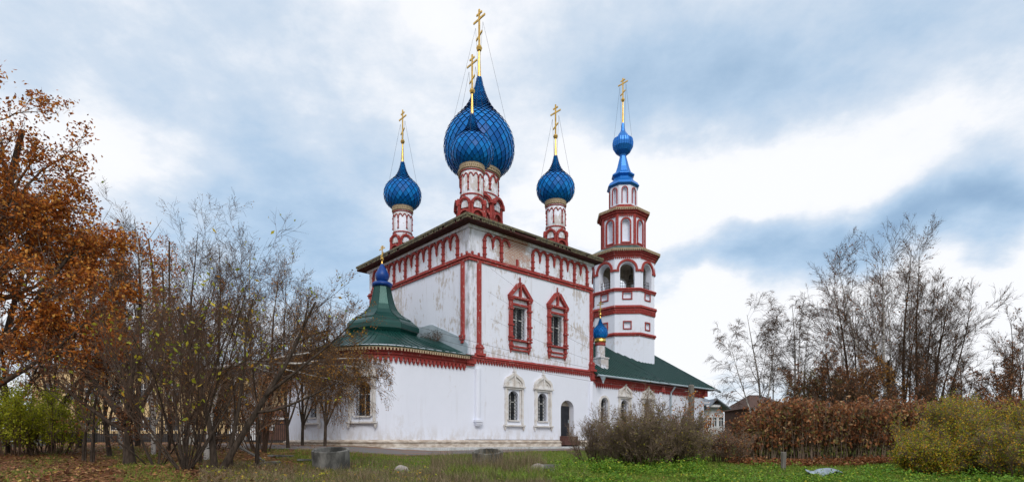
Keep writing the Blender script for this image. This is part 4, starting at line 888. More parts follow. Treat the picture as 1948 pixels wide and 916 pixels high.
# ---- trunk with dark bark at the left, shrubs in front
rg = np.random.default_rng(60); b = G(246, 17.5, -.1)
plant('old_tree', b, 'thick dark trunk leaning left at the front of the thicket', 'tree', rg, [(b, (-.03, .05, 1), 1.55, .20), (b+[-.04, 0, 1.35], (-.75, .2, .8), 4.6, .13), (b+[-.02, 0, 1.4], (-.1, .1, 1), 4.6, .12), (b+[0, 0, 1.4], (.45, .1, .9), 4.0, .09), (b+[0, 0, 1.1], (-.95, -.1, .5), 3.6, .07)],
      [dict(S=6, n=12, t0=.3, ang=36, rat=.5, wob=.07, up=.03, rr=.45), dict(S=5, n=7, ang=36, rat=.55, wob=.1, up=.04), dict(S=4, n=5, rat=.55, ang=36, rmin=.0055), dict(S=3, wob=.14)], 'bark', 'lf_brown', 2600, .08, llev=2, twig='twigd', m0=8, extra=[('lf_yellow', 60, .10)])
def shrub(name, px, d, label, cat, seed, n, H, sp, wid, lf, lc, ls, rf=.12, bark='twigd', twig='twig', extra=None, group=None, specs=None, droop=.2, lean=(0, 0), rad=.028, keep=None, llev=2, lkeep=None):
    rg = np.random.default_rng(seed); b = G(px, d, -.05); st = []
    for i in range(n):
        a = rg.uniform(0, 2*pi); r = rg.uniform(0, 1)**.6; x, y = b[0]+cos(a)*wid*r, b[1]+sin(a)*wid*r*.8
        st.append(((x, y, float(gz(x, y))-.05), (cos(a)*sp*r+lean[0]+rg.normal(0, .06), sin(a)*sp*r+lean[1]+rg.normal(0, .06), 1), H*rg.uniform(.65, 1.08)*(1-rf*r), rad*rg.uniform(.6, 1.3)))
    specs = specs or [dict(S=6, n=8, t0=.2, ang=28, rat=.42, tap=.4, wob=.07, up=.03), dict(S=4, n=6, t0=.1, ang=34, rat=.55, wob=.12, up=.06, rmin=.0045), dict(S=3, n=3, ang=36, rat=.6, wob=.15, rmin=.004), dict(S=2, wob=.15)]
    return plant(name, b, label, cat, rg, st, specs, bark, lf, lc, ls, llev=llev, group=group, twig=twig, droop=droop, extra=extra, tname='stem', cname='twigs', spread=.06, m0=4, keep=keep, lkeep=lkeep)
shrub('multi_stem_shrub', 352, 15.2, 'large multi stemmed shrub fanning out, with scattered lime and yellow leaves', 'shrub', 70, 15, 6.3, .95, .17, 'lf_yellow', 460, .125, rad=.030, lean=(-.12, 0), bark='bark', twig='twigd', specs=[dict(S=7, n=12, t0=.2, ang=27, rat=.42, tap=.4, wob=.07, up=.03), dict(S=4, n=7, t0=.1, ang=34, rat=.55, wob=.12, up=.06, rmin=.0045), dict(S=3, n=4, ang=36, rat=.6, wob=.15, rmin=.004), dict(S=2, wob=.15)])
shrub('multi_stem_shrub', 300, 16.5, 'dark twiggy shrub between the thick trunk and the fanning shrub', 'shrub', 71, 7, 4.4, 1.0, .2, 'lf_brown', 1500, .075, rad=.03, bark='bark', twig='twigd', extra=[('lf_yellow', 110, .12)])
# forked tree
rg = np.random.default_rng(75); b = G(414, 15.6, -.1)
plant('forked_tree', b, 'forked grey trunk by the path, right limb leaning towards the church', 'tree', rg, [(b+[-.08, 0, 0], (-.12, .1, 1), 4.8, .10), (b+[.06, 0, 0], (.50, .15, 1), 5.6, .105), (b+[.98, .28, 1.72], (.95, .25, .12), 2.6, .045), (b+[1.2, .3, 2.2], (.85, .2, .75), 3.4, .05), (b+[.3, .1, .7], (.12, .2, 1), 4.4, .06)],
      [dict(S=8, n=11, t0=.3, ang=38, rat=.42, wob=.07, up=.05, rr=.42), dict(S=5, n=7, ang=36, rat=.55, wob=.12), dict(S=4, n=5, ang=36, rat=.6, rmin=.0045), dict(S=3, wob=.15)], 'bark', 'lf_birch', 1400, .06, llev=2, m0=8, extra=[('lf_yellow', 110, .11)], twig='twigd')
# drooping birch reaching in front of the apse
rg = np.random.default_rng(80); b = G(392, 19.5, -.1); p0 = W(395, 700, 19.5)
fk = lambda p: (lambda q: (q[0] < 800-1.2*np.abs(q[1]-725)) & (q[1] > 655+np.maximum(0, 560-q[0])*.3) & (q[1] < 848) )(pxy(p))
plant('weeping_birch', b, 'leaning birch with drooping ochre twigs hanging in front of the apse', 'tree', rg,
      [(b, (.0, .1, 1), 2.9, .10), (p0+[0, 0, .0], (1, -.02, .07), 3.6, .085), (W(520, 690, 19.4), (1, .02, -.02), 3.2, .045), (W(500, 694, 19.4), (.9, -.12, -.16), 3.6, .035), (W(560, 692, 19.3), (.95, .12, .16), 2.6, .03), (W(470, 694, 19.4), (.8, .3, -.22), 3.0, .03), (W(440, 692, 19.4), (.7, -.3, .3), 2.6, .03)],
      [dict(S=6, n=17, t0=.2, ang=40, rat=.42, wob=.05, up=-.02, rr=.5, tap=.2, wind=(.02, 0, 0)), dict(S=6, n=9, t0=.1, ang=38, rat=.62, wob=.09, up=-.14, wind=(.06, 0, 0)), dict(S=5, n=5, t0=.1, ang=34, rat=.7, wob=.08, up=-.28, rmin=.0045), dict(S=4, wob=.08, up=-.35, tip=.6)],
      'birch', 'lf_birch', 9000, .052, llev=2, twig='twigd', keep=fk, droop=.8, spread=.03)
shrub('brown_shrub', 500, 24, 'tangled brown shrub under the drooping birch, beside the apse', 'shrub', 84, 16, 4.4, .6, .7, 'lf_brown', 5000, .075, rad=.03, twig='twigd')
shrub('brown_shrub', 395, 26, 'dense brown shrub filling the middle of the thicket', 'shrub', 85, 12, 5.6, .7, .7, 'lf_brown', 4500, .08, rad=.03, twig='twigd')
for k, (px, d, ty, lab) in enumerate([(100, 24.5, 560, 'brown leaved tree spreading above the lime bushes'), (15, 23, 570, 'brown leaved tree under the big rust crown at the left edge')]):
    rg = np.random.default_rng(180+k); b = G(px, d, -.1); H = EYE+(HY-ty)/F*d-b[2]; zc = EYE+1.55
    plant('brown_tree', b, lab, 'tree', rg, [(b, (0, 0, 1), H*.9, .09)]+[(b+[0, 0, 1.5+.2*q], (cos(q*1.3)*.7, sin(q*1.3)*.6, 1), H*.8, .06) for q in range(5)], SP(12, 8, 5), 'bark', 'lf_brown', 3200, .09, llev=2, twig='twigd', keep=lambda p: p[:, 2] > zc, extra=[('lf_orange', 900, .10)], group='brown leaved trees between lawn and fence')
# saplings
for k, (px, d, H, lab) in enumerate([(158, 18.5, 3.0, 'leftmost thin dark sapling, beside the lime bushes'), (174, 18.2, 3.6, 'crooked dark sapling between the lime bushes and the thick trunk'), (378, 17.0, 2.4, 'thin straight sapling just left of the forked trunk'), (487, 17, 3.0, 'thin sapling right of the forked trunk, by the leaning board'), (437, 16.6, 2.6, 'slim sapling in the fork side of the grey trunk')]):
    rg = np.random.default_rng(90+k); b = G(px, d, -.05)
    plant('sapling', b, lab, 'sapling', rg, [(b, (.03, 0, 1), H, .045), (b+[.08, 0, 0], (-.06, .1, 1), H*.8, .03)], [dict(S=6, n=9, t0=.3, ang=40, rat=.35, wob=.07, up=.02), dict(S=4, n=5, rat=.6, rmin=.005), dict(S=3)], 'bark', 'lf_orange', 60, .09, group='saplings in front of the thicket')
# lime bushes at left
BS = [dict(S=5, n=9, t0=.15, ang=34, rat=.42, wob=.09, up=.03), dict(S=4, n=6, t0=.1, ang=38, rat=.55, wob=.12, rmin=.0045), dict(S=3, wob=.15)]
shrub('lime_bush', 25, 22, 'yellow green bush at the left edge', 'bush', 100, 26, 2.5, .5, .9, 'lf_lime', 11000, .085, specs=BS)
shrub('lime_bush', 98, 22.5, 'yellow green bush between the left edge bush and the fence', 'bush', 101, 26, 2.3, .5, .8, 'lf_lime', 9500, .085, specs=BS)
shrub('lime_bush', 62, 24, 'yellow green bush rising behind the other lime bushes', 'bush', 102, 24, 2.9, .45, .9, 'lf_lime', 9000, .085, specs=BS)
# ---- bushes in front of the refectory
TW = [dict(S=6, n=10, t0=.2, ang=26, rat=.42, tap=.3, wob=.07, up=.03), dict(S=4, n=8, t0=.1, ang=30, rat=.55, wob=.12, up=.05, rmin=.0045), dict(S=3, n=4, ang=34, rat=.6, wob=.15, rmin=.004), dict(S=2, wob=.15)]
shrub('lilac_bush', 1225, 19.8, 'big brown twiggy bush in front of the refectory', 'bush', 110, 85, 2.45, .75, .8, 'lf_olive', 7500, .06, rf=.35, specs=TW, extra=[('lf_yellow', 110, .075), ('lf_orange', 30, .07)], rad=.02, twig='twig')
shrub('lilac_bush', 1135, 21.0, 'open grey twiggy bush beside the church door', 'bush', 111, 30, 1.9, .8, .45, 'lf_olive', 700, .06, rf=.3, rad=.018, specs=TW)
shrub('lilac_bush', 1295, 20.3, 'dark twiggy bush at the right shoulder of the big brown bush', 'bush', 112, 60, 2.0, .7, .6, 'lf_olive', 5500, .06, rf=.4, specs=TW, rad=.02, extra=[('lf_yellow', 160, .07)])
shrub('lilac_bush', 1375, 21.5, 'low brown bush between the big twiggy bush and the hedge', 'bush', 113, 40, 1.25, .6, .8, 'lf_brown', 3500, .06, specs=TW, rad=.016, extra=[('lf_yellow', 120, .07)])
shrub('barberry_bush', 1312, 24, 'bush with bright orange leaves behind the twiggy bush, beside the pole', 'bush', 114, 16, 2.7, .3, .5, 'lf_orange', 1500, .085, specs=BS)
# ---- hedge of drooping brown leaves
rg = np.random.default_rng(120); hp0, hp1 = np.array([9.6, 23.6]), np.array([21.5, 23.0]); th = thing('hedge', (14, 23, float(gz(14, 23))), 'long hedge of withered drooping brown leaves', 'hedge')
n = 1050; t = rg.uniform(0, 1, n); x = hp0[0]+(hp1[0]-hp0[0])*t; y = hp0[1]+(hp1[1]-hp0[1])*t+rg.uniform(-1.15, 1.15, n)
hh = (2.30+.20*np.sin(x*1.7)+.14*np.sin(x*4.1+1))*sst(x, 9.3, 11.0)*.35+1.5; hh += rg.normal(0, .1, n); b = np.array([14, 23, float(gz(14, 23))])
st = [((a, c, float(gz(a, c))-.05), (rg.normal(0, .1), rg.normal(-.05, .1), 1), h, .013) for a, c, h in zip(x, y, hh)]
st = [(np.array(s[0])-b, s[1], s[2], s[3]) for s in st]
lv = grow(rg, st, [dict(S=5, n=8, t0=.3, ang=45, rat=.2, tap=.1, wob=.05, up=0, rmin=.005), dict(S=3, wob=.1, up=-.3)])
tubes(lv[:1], 'stem', MAT['twig'], th, 3); tubes(lv[1:], 'twigs', MAT['twig'], th, 3)
V, Q = leaves_on(rg, [lv[1]], 30000, .15, .07, 1.1); np_mesh('foliage', V, Q, MAT['lf_brown'], th)
V, Q = leaves_on(rg, [lv[0]], 15000, .13, .1, 1.1); np_mesh('lower_foliage', V, Q, MAT['lf_olive'], th)
# ---- spirea bushes at the right
shrub('spirea_bush', 1850, 17.3, 'large green and ochre bush at the right edge', 'bush', 130, 70, 2.32, .72, .95, 'lf_spirea', 46000, .05, rf=.3, specs=TW, rad=.014)
shrub('spirea_bush', 1765, 16.8, 'low green bush in front of the hedge end', 'bush', 131, 50, 1.3, .85, .5, 'lf_spirea', 20000, .05, rf=.35, specs=TW, rad=.012)
shrub('spirea_bush', 1940, 16, 'brown and green bush cut by the right edge', 'bush', 132, 44, 1.5, .6, .8, 'lf_spirea', 12000, .05, rf=.3, specs=TW, rad=.014)
# ---- distant trees at the right
def far_tree(name, px, d, ty, lean, label, seed, bk, kind, lf='lf_brown', lc=900, ls=.13, grp='bare trees behind the hedge', nb=3, wd=.3):
    rg = np.random.default_rng(seed); b = G(px, d, -.2); H = (EYE+(HY-ty)/F*d-b[2])*.92
    if kind == 'weep': sp = [dict(S=9, n=13, t0=.28, ang=34, rat=.36, tap=.45, wob=.03, up=.02, rr=.4, tip=.12), dict(S=6, n=11, t0=.15, tp=.75, ang=34, rat=.45, wob=.07, up=.02, rmin=.012), dict(S=6, n=8, t0=.1, ang=36, rat=.8, wob=.08, up=-.22, rmin=.008), dict(S=4, tip=.6, wob=.08, up=-.3)]
    else: sp = [dict(S=9, n=17, t0=.25, ang=38, rat=.42, tap=.55, wob=.03, up=.02, rr=.34, tip=.12), dict(S=7, n=11, t0=.12, tp=.8, ang=30, rat=.42, tap=.4, wob=.06, up=.05, rmin=.010), dict(S=5, n=8, t0=.1, tp=.8, ang=32, rat=.55, wob=.10, up=.0, rmin=.0065), dict(S=3, tip=.6, wob=.14, up=0)]
    st = [(b, (lean, 0, 1), H*.97, .13)]
    for i in range(nb): a = rg.uniform(-1, 1)*wd; st.append((b+[rg.normal(0, .3), rg.normal(0, .5), 0], (lean+a, rg.normal(0, .12), 1), H*rg.uniform(.72, .92), .085))
    plant(name, b, label, 'tree', rg, st, sp, bk, lf, lc, ls, llev=2, group=grp, twig='twigd')
far_tree('birch_tree', 1452, 46, 562, -.02, 'leftmost weeping birch, standing alone right of the white house', 140, 'birch', 'weep', lc=300, nb=3, wd=.55)
far_tree('birch_tree', 1512, 44, 542, .0, 'weeping birch with a narrow vase crown, second from the left', 141, 'birch', 'weep', lc=300, nb=2, wd=.2)
far_tree('birch_tree', 1652, 40, 466, -.09, 'pale stemmed birch leaning left in the bare clump', 142, 'birch', 'up', lc=500, nb=1, wd=.12)
far_tree('birch_tree', 1690, 39, 448, -.02, 'tallest white barked birch in the middle of the bare clump', 143, 'birch', 'up', lc=600, nb=2, wd=.14)
far_tree('bare_tree', 1720, 41, 432, .02, 'tall dark tree right of the white barked birch', 144, 'bark', 'up', lc=600, nb=2, wd=.10)
far_tree('bare_tree', 1742, 40, 440, .06, 'dark straight tree second from the right of the bare clump', 156, 'bark', 'up', lc=300, nb=2, wd=.12)
far_tree('bare_tree', 1758, 38, 520, .11, 'dark multi stemmed tree spreading right from the bare clump', 145, 'bark', 'up', lc=300, nb=4, wd=.22)
far_tree('bare_tree', 1632, 43, 505, -.16, 'dark tree at the left side of the bare clump', 146, 'bark', 'up', lc=800, nb=2, wd=.12)
far_tree('bare_tree', 1918, 42, 585, .0, 'slim bare tree near the right edge', 147, 'bark', 'up', lc=500, nb=1, wd=.1)
far_tree('bare_tree', 1830, 38, 675, .0, 'low bare tree between the clump and the slim right tree', 148, 'bark', 'up', lc=900, nb=4, wd=.5)
far_tree('bare_tree', 1945, 33, 660, .0, 'brown leaved small tree at the right edge behind the hedge', 149, 'bark', 'up', lc=2400, nb=4, wd=.45)
far_tree('rowan_tree', 1592, 33, 650, .0, 'small tree with dark red and ochre leaves behind the hedge', 150, 'bark', 'up', 'lf_brown', 5500, .10, nb=5, wd=.55, grp='leafy small trees behind the hedge')
far_tree('rowan_tree', 1655, 35, 668, .0, 'small yellow brown tree right of the dark red rowan', 151, 'bark', 'up', 'lf_birch', 5500, .11, nb=5, wd=.5, grp='leafy small trees behind the hedge')
far_tree('rowan_tree', 1545, 36, 690, .0, 'olive brown small tree left of the dark red rowan', 152, 'bark', 'up', 'lf_olive', 6000, .11, nb=5, wd=.5, grp='leafy small trees behind the hedge')
far_tree('rowan_tree', 1450, 38, 755, .0, 'low brown shrub like tree over the left end of the hedge', 153, 'bark', 'up', 'lf_brown', 2000, .10, nb=5, wd=.6, grp='leafy small trees behind the hedge')
far_tree('rowan_tree', 1755, 34, 690, .0, 'dusky brown small tree behind the middle of the hedge', 154, 'bark', 'up', 'lf_brown', 2400, .10, nb=5, wd=.6, grp='leafy small trees behind the hedge')
far_tree('bare_tree', 665, 52, 585, .0, 'ochre leaved tree peeping out beside the green apse tent', 155, 'bark', 'up', 'lf_birch', 2600, .15, nb=4, wd=.4)
# spruce
rg = np.random.default_rng(160); b = G(1692, 46, -.2); H = 7.2; th = thing('spruce_tree', b, 'dark pointed spruce among the bare trunks', 'tree'); mb = MB(); mb.bar((0, 0, 0), (0, 0, H), .12, .02, 6); mb.build('trunk', MAT['bark'], th)
n = 6000; t = rg.uniform(.02, 1, n)**.8; a = rg.uniform(0, 2*pi, n); rr = (1-t)*1.25*(.6+.4*np.sin(t*46))*rg.uniform(.3, 1, n); V, Q = leaf_quads(rg, np.stack([rr*np.cos(a), rr*np.sin(a), .3+t*(H-.25)], 1), .2, .6); np_mesh('crown', V, Q, MAT['lf_dark'], th)
# weeds on the apse roof ledge
rg = np.random.default_rng(170); x, y = CH(-.35, 3.6); b = np.array([x, y, EYE+6.55])
st = [((x+LV[0]*q, y+LV[1]*q, EYE+6.45), (rg.normal(0, .4), rg.normal(0, .3), 1), rg.uniform(.3, .7), .010) for q in rg.uniform(-.95, .95, 46)]
plant('roof_weeds', b, 'withered weeds growing where the apse roof meets the wall', 'weeds', rg, st, [dict(S=4, n=6, ang=40, rat=.5), dict(S=3, n=3, rat=.6), dict(S=2)], 'twigd', 'lf_dark', 700, .06, tname='stem', cname='twigs')

# ---------------------------------------------------------------- ground cover
def blades(name, rg, pts, h, w, mat, label, lean=.35):
    n = len(pts); a = rg.uniform(0, 2*pi, n); u = np.stack([np.cos(a), np.sin(a), 0*a], 1); hh = (h*rg.uniform(.5, 1.3, n))[:, None] if np.isscalar(h) else (h*rg.uniform(.6, 1.2, n))[:, None]
    ld = rg.normal(0, lean, (n, 3)); ld[:, 2] = 0; ww = u*w*.5; up = np.array([0, 0, 1.])
    mid = pts+hh*.55*up+ld*hh*.35; tip = pts+hh*up*.95+ld*hh
    V = np.stack([pts-ww, pts+ww, mid+ww*.8, mid-ww*.8, tip+ww*.1, tip-ww*.1], 1).reshape(-1, 3); b = np.arange(n)*6
    Q = np.stack([np.stack([b, b+1, b+2, b+3], 1), np.stack([b+3, b+2, b+4, b+5], 1)], 1).reshape(-1, 4)
    o = np_mesh(name, V, Q, MAT[mat], None); tag(o, label=label, kind='stuff'); return o
def scatter(rg, n, d0, d1, p0, p1, dens=None):
    d = np.exp(rg.uniform(np.log(d0), np.log(d1), n)); px = rg.uniform(p0, p1, n); x = (px-HX)/F*d
    if dens is not None: m = rg.uniform(0, 1, n) < dens(x, d, px); x, d = x[m], d[m]
    return np.stack([x, d, gz(x, d)-.01], 1)
def patch(x, y, s, ph): return .5+.25*(np.sin(x*s+ph)*np.cos(y*s*.8+ph*2)+np.sin(x*s*2.3+y*s*1.7+ph*3))
def road_clear(x, y):
    xs = [p[0] for p in road_line]; yy = np.interp(x, xs, [p[1] for p in road_line]); return (y < yy-2.2)
CHI = lambda x, y: True
rg = np.random.default_rng(200)
P = scatter(rg, 170000, 12.5, 30, 560, 2000, lambda x, y, px: np.clip((patch(x, y, 1.1, .3)+.25*(px > 1040)+.2*(y > 22))*road_clear(x, y), 0, 1))
blades('grass', rg, P, .11, .013, 'lf_grass', 'short green grass in front of the church')
P = scatter(rg, 42000, 12.5, 30, -40, 700, lambda x, y, px: .75*(patch(x, y, .9, 1.7) > .5)*road_clear(x, y)+.08)
blades('grass', rg, P, .09, .013, 'lf_grass', 'thin green grass between the fallen leaves')
P = scatter(rg, 46000, 13, 22.5, 640, 1120, lambda x, y, px: np.clip(((patch(x, y, 1.3, 2.) > .42)*.75+.08)*(1-.8*(y > 20.5)), 0, 1)*np.where(px > 1040, .35, 1)*np.where(px < 820, .35, 1))
hd = .27*(.3+1.2*patch(P[:, 0], P[:, 1], 2.3, .5))
blades('dry_grass', rg, P, hd, .010, 'lf_dry', 'tall dry brown grass around the concrete rings', .28)
P = scatter(rg, 16000, 12.5, 18, 380, 900); blades('dry_grass', rg, P, .16, .011, 'lf_dry', 'sparse dry grass along the bottom of the view', .5)
# fallen leaves
P = scatter(rg, 46000, 12, 44, -60, 640, lambda x, y, px: np.clip(1.1-(px > 500)*.75*(y < 26), 0, 1)*np.clip(.35+patch(x, y, .7, .9), 0, 1)*(road_clear(x, y) | (rg.uniform(0, 1, len(x)) < .25)))
P[:, 2] += .045; V, Q = leaf_quads(rg, P, .105, 0, .85, .7); tag(np_mesh('fallen_leaves', V, Q, MAT['lf_fallen']), label='brown and orange fallen leaves on the lawn under the trees', kind='stuff')
P = scatter(rg, 2600, 12.5, 30, 600, 1900, lambda x, y, px: road_clear(x, y)*.8); P[:, 2] += .08; V, Q = leaf_quads(rg, P, .07, 0, .7, .7); tag(np_mesh('fallen_leaves', V, Q, MAT['lf_fallen']), label='few fallen leaves scattered in the grass on the right', kind='stuff')
P = scatter(rg, 3800, 17.6, 21.5, 820, 1030, lambda x, y, px: (patch(x, y, 3.1, .5) > .5)*1.); blades('dry_grass', rg, P, .62, .008, 'lf_dry', 'tall dry stalks rising in front of the half hidden concrete ring', .22)
P = scatter(rg, 7000, 14, 17.5, 850, 1120, lambda x, y, px: (patch(x, y, 2.4, 1.5) > .52)*1.); blades('grass', rg, P, .36, .012, 'lf_grass', 'long green grass tufts below the concrete steps', .4)
# nettles and weeds on the right
def weeds(rg, n, d0, d1, p0, p1, h, ls, k, label, dens=None, mat='lf_nettle'):
    B = scatter(rg, n, d0, d1, p0, p1, dens); hh = h*rg.uniform(.3, 1.15, len(B))*(.45+.9*patch(B[:, 0], B[:, 1], 1.9, .2)); i = np.repeat(np.arange(len(B)), k); t = rg.uniform(.15, 1, len(i))
    P = B[i]+np.stack([rg.normal(0, .07, len(i)), rg.normal(0, .07, len(i)), t*hh[i]], 1); V, Q = leaf_quads(rg, P, ls, .1, .55, .6)
    tag(np_mesh('ground_cover', V, Q, MAT[mat]), label=label, kind='stuff')
weeds(rg, 4000, 12.8, 19.5, 1060, 1990, .30, .075, 18, 'low green nettles and weeds along the right foreground', lambda x, y, px: np.clip(patch(x, y, .8, 1.1)*2.6-.75, 0, 1)*np.where((px > 1400) & (px < 1640) & (y > 15.5), .35, 1))
weeds(rg, 420, 14, 21, 930, 1100, .26, .07, 14, 'scattered green weeds between the dry grass and the nettles', lambda x, y, px: np.clip((px-930)/150, 0, 1)); weeds(rg, 260, 16, 21, 660, 860, .22, .065, 12, 'green weeds around the pale boulder', lambda x, y, px: (patch(x, y, 2.2, .1) > .5)*1.)
weeds(rg, 800, 20.6, 22.3, 1385, 1830, .28, .11, 12, 'withered leaf litter and stalks heaped along the foot of the hedge', None, 'lf_brown')
weeds(rg, 700, 17, 20.5, 1060, 1340, .42, .08, 18, 'green weeds at the foot of the twiggy bushes')
weeds(rg, 260, 13, 19, 380, 900, .2, .07, 10, 'small green weeds near the concrete ring', mat='lf_yellow')

# ---------------------------------------------------------------- objects on the lawn
def ring(px, d, rim, h, label, seed, tilt):
    b = G(px, d); zr = EYE+(HY-rim)/F*d; rg_ = random.Random(seed); th = MB(); n = 48; R1, R2 = .585, .50; base = zr-h
    vs = []; fs = []
    prof = [(R1, -.12), (R1, .02), (R1*1.0, h*.5), (R1, h-.03), (R1-.02, h), (R2+.015, h), (R2, h-.03), (R2, .05)]
    for k, (r, zz) in enumerate(prof):
        for i in range(n):
            a = 2*pi*i/n; j = rg_.uniform(-.006, .006) if zz < h-.01 else rg_.uniform(-.012, .004); vs.append(((r+j)*cos(a), (r+j)*sin(a), zz+(j if zz > .1 else 0)))
    for k in range(len(prof)-1):
        for i in range(n): j = (i+1) % n; fs.append((k*n+i, k*n+j, (k+1)*n+j, (k+1)*n+i))
    th.add(vs, fs); th.lathe(0, 0, [(R2+.01, .3), (0.01, .34)], n, cap=False)
    o = th.build('concrete_ring', MAT['concrete']); o.location = (b[0], b[1], base); o.rotation_euler = (R_(tilt), 0, 0); tag(o, label, 'well ring', 'concrete well rings in the grass')
ring(631, 18.2, 853, .80, 'stained concrete well ring standing on the lawn before the apse', 1, 8.5)
ring(928, 21.4, 856, .66, 'concrete well ring half hidden in dry grass before the church', 2, 10)
def rock(px, py, d, sx, sy, sz, label, seed, mat='stoneg', cat='rock', name='boulder', grp=None, sub=3, flat=0):
    bm = bmesh.new(); bmesh.ops.create_icosphere(bm, subdivisions=sub, radius=1); rg_ = np.random.default_rng(seed); q = rg_.normal(0, 1, (5, 3)); ph = rg_.uniform(0, 6, 5)
    for v in bm.verts:
        c = np.array(v.co); k = 1+sum(.06*sin(c@q[i]*2.2+ph[i]) for i in range(5)); 
        if flat: c = np.sign(c)*np.abs(c)**.45*.9
        v.co = tuple(c*k*np.array([sx, sy, sz]))
    me = bpy.data.meshes.new(name); bm.to_mesh(me); bm.free(); me.polygons.foreach_set('use_smooth', [not flat]*len(me.polygons)); p = W(px, py, d); x, y = p[0], p[1]
    o = link(name, me, MAT[mat]); o.location = (x, y, float(gz(x, y))+sz*.45); o.rotation_euler = (0, 0, rg_.uniform(-.5, .5)); tag(o, label, cat, grp); return o
rock(764, 890, 17.5, .25, .2, .18, 'pale boulder in the grass right of the stained ring', 3)
rock(1022, 886, 18.6, .24, .2, .17, 'grey boulder leaning against the concrete steps', 4)
rock(79, 848, 30, .33, .28, .22, 'tilted concrete block, rightmost of three by the lime bushes', 5, 'concrete', 'concrete block', 'concrete_block', 'concrete blocks by the lime bushes', 3, 1)
rock(28, 846, 28, .34, .28, .20, 'middle concrete block of three by the lime bushes', 6, 'concrete', 'concrete block', 'concrete_block', 'concrete blocks by the lime bushes', 3, 1)
rock(4, 845, 28, .24, .28, .20, 'concrete block at the very left edge of the photo', 7, 'concrete', 'concrete block', 'concrete_block', 'concrete blocks by the lime bushes', 3, 1)
def slabobj(name, p, size, rot, mat, label, cat, grp=None):
    mb = MB(); sx, sy, sz = size; bm = bmesh.new(); bmesh.ops.create_cube(bm, size=1)
    for v in bm.verts: v.co.x *= sx; v.co.y *= sy; v.co.z *= sz
    bmesh.ops.bevel(bm, geom=bm.edges[:], offset=min(size)*.18, segments=2, affect='EDGES'); rg_ = random.Random(int(p[0]*100))
    for v in bm.verts: v.co.x += rg_.uniform(-.006, .006); v.co.y += rg_.uniform(-.006, .006)
    me = bpy.data.meshes.new(name); bm.to_mesh(me); bm.free(); o = link(name, me, MAT[mat]); o.location = p; o.rotation_euler = rot; return tag(o, label, cat, grp)
slabobj('concrete_step', G(1052, 18.8, .10), (.75, .5, .16), (0, .03, .1), 'concrete', 'upper concrete step beside the grey boulder', 'step', 'broken concrete steps'); slabobj('concrete_step', G(1065, 17.9, .06), (.6, .35, .14), (0, 0, .2), 'concrete', 'lower concrete step half sunk in the grass', 'step', 'broken concrete steps')
slabobj('wooden_board', G(478, 18.6, .30), (.95, .16, .05), (.2, .55, .3), 'wood', 'grey board leaning on debris right of the forked trunk', 'board', 'boards and slabs near the path')
slabobj('concrete_slab', G(510, 18.0, .05), (.75, .4, .07), (.05, -.06, .5), 'concrete', 'flat slab on the leaves beneath the leaning board', 'slab', 'boards and slabs near the path')
slabobj('concrete_slab', G(535, 21.5, .05), (.9, .4, .07), (0, .03, -.1), 'concrete', 'flat mossy slab between the path and the board', 'slab', 'boards and slabs near the path')
slabobj('concrete_slab', G(588, 19.5, .05), (.75, .3, .07), (0, .03, .1), 'concrete', 'thin slab just left of the stained ring', 'slab', 'boards and slabs near the path')
# obelisk post
b = G(355, 33); mb = MB(); w = .30; mb.hexa([(-w, -w, 0), (w, -w, 0), (w, w, 0), (-w, w, 0), (-.17, -.17, 1.62), (.17, -.17, 1.62), (.17, .17, 1.62), (-.17, .17, 1.62)]); mb.hexa([(-.17, -.17, 1.62), (.17, -.17, 1.62), (.17, .17, 1.62), (-.17, .17, 1.62), (-.05, -.05, 1.78), (.05, -.05, 1.78), (.05, .05, 1.78), (-.05, .05, 1.78)])
o = mb.build('obelisk', MAT['obelisk']); o.location = b; tag(o, 'pale tapered stone post seen through the thicket', 'obelisk')
# wooden stake, tin sheet, hollow logs
b = G(1490, 18.6, -.05); mb = MB(); mb.lathe(0, 0, [(.085, -.2), (.08, .25), (.085, .5), (.09, .64), (.07, .66)], 9); o = mb.build('wooden_stake', MAT['wood']); o.location = b; o.rotation_euler = (0, .02, 0); tag(o, 'short weathered stake in the grass before the hedge', 'stake')
b = G(1566, 17.0, .14); nx_, ny_ = 20, 10; V = []; rg_ = np.random.default_rng(5)
for lay in (0, .012):
    for i in range(nx_):
        for j in range(ny_):
            x, y = (i/(nx_-1)-.5)*.95, (j/(ny_-1)-.5)*.6; V.append((x+.05*sin(j*.9), y+.04*sin(i), .07*sin(x*7+.5)+.05*cos(y*8+x*4)-lay))
Qs = [(i*ny_+j, (i+1)*ny_+j, (i+1)*ny_+j+1, i*ny_+j+1) for i in range(nx_-1) for j in range(ny_-1)]; Qs += [tuple(nx_*ny_+k for k in q[::-1]) for q in Qs]
o = np_mesh('tin_sheet', np.array(V), np.array(Qs), MAT['tin'], None, True); o.location = b; o.rotation_euler = (.12, .05, .15); tag(o, 'crumpled bluish sheet lying on a slab in the grass', 'sheet')
slabobj('concrete_slab', G(1562, 17.1, .04), (.62, .42, .10), (0, .0, .15), 'concrete', 'small slab under the crumpled bluish sheet', 'slab')
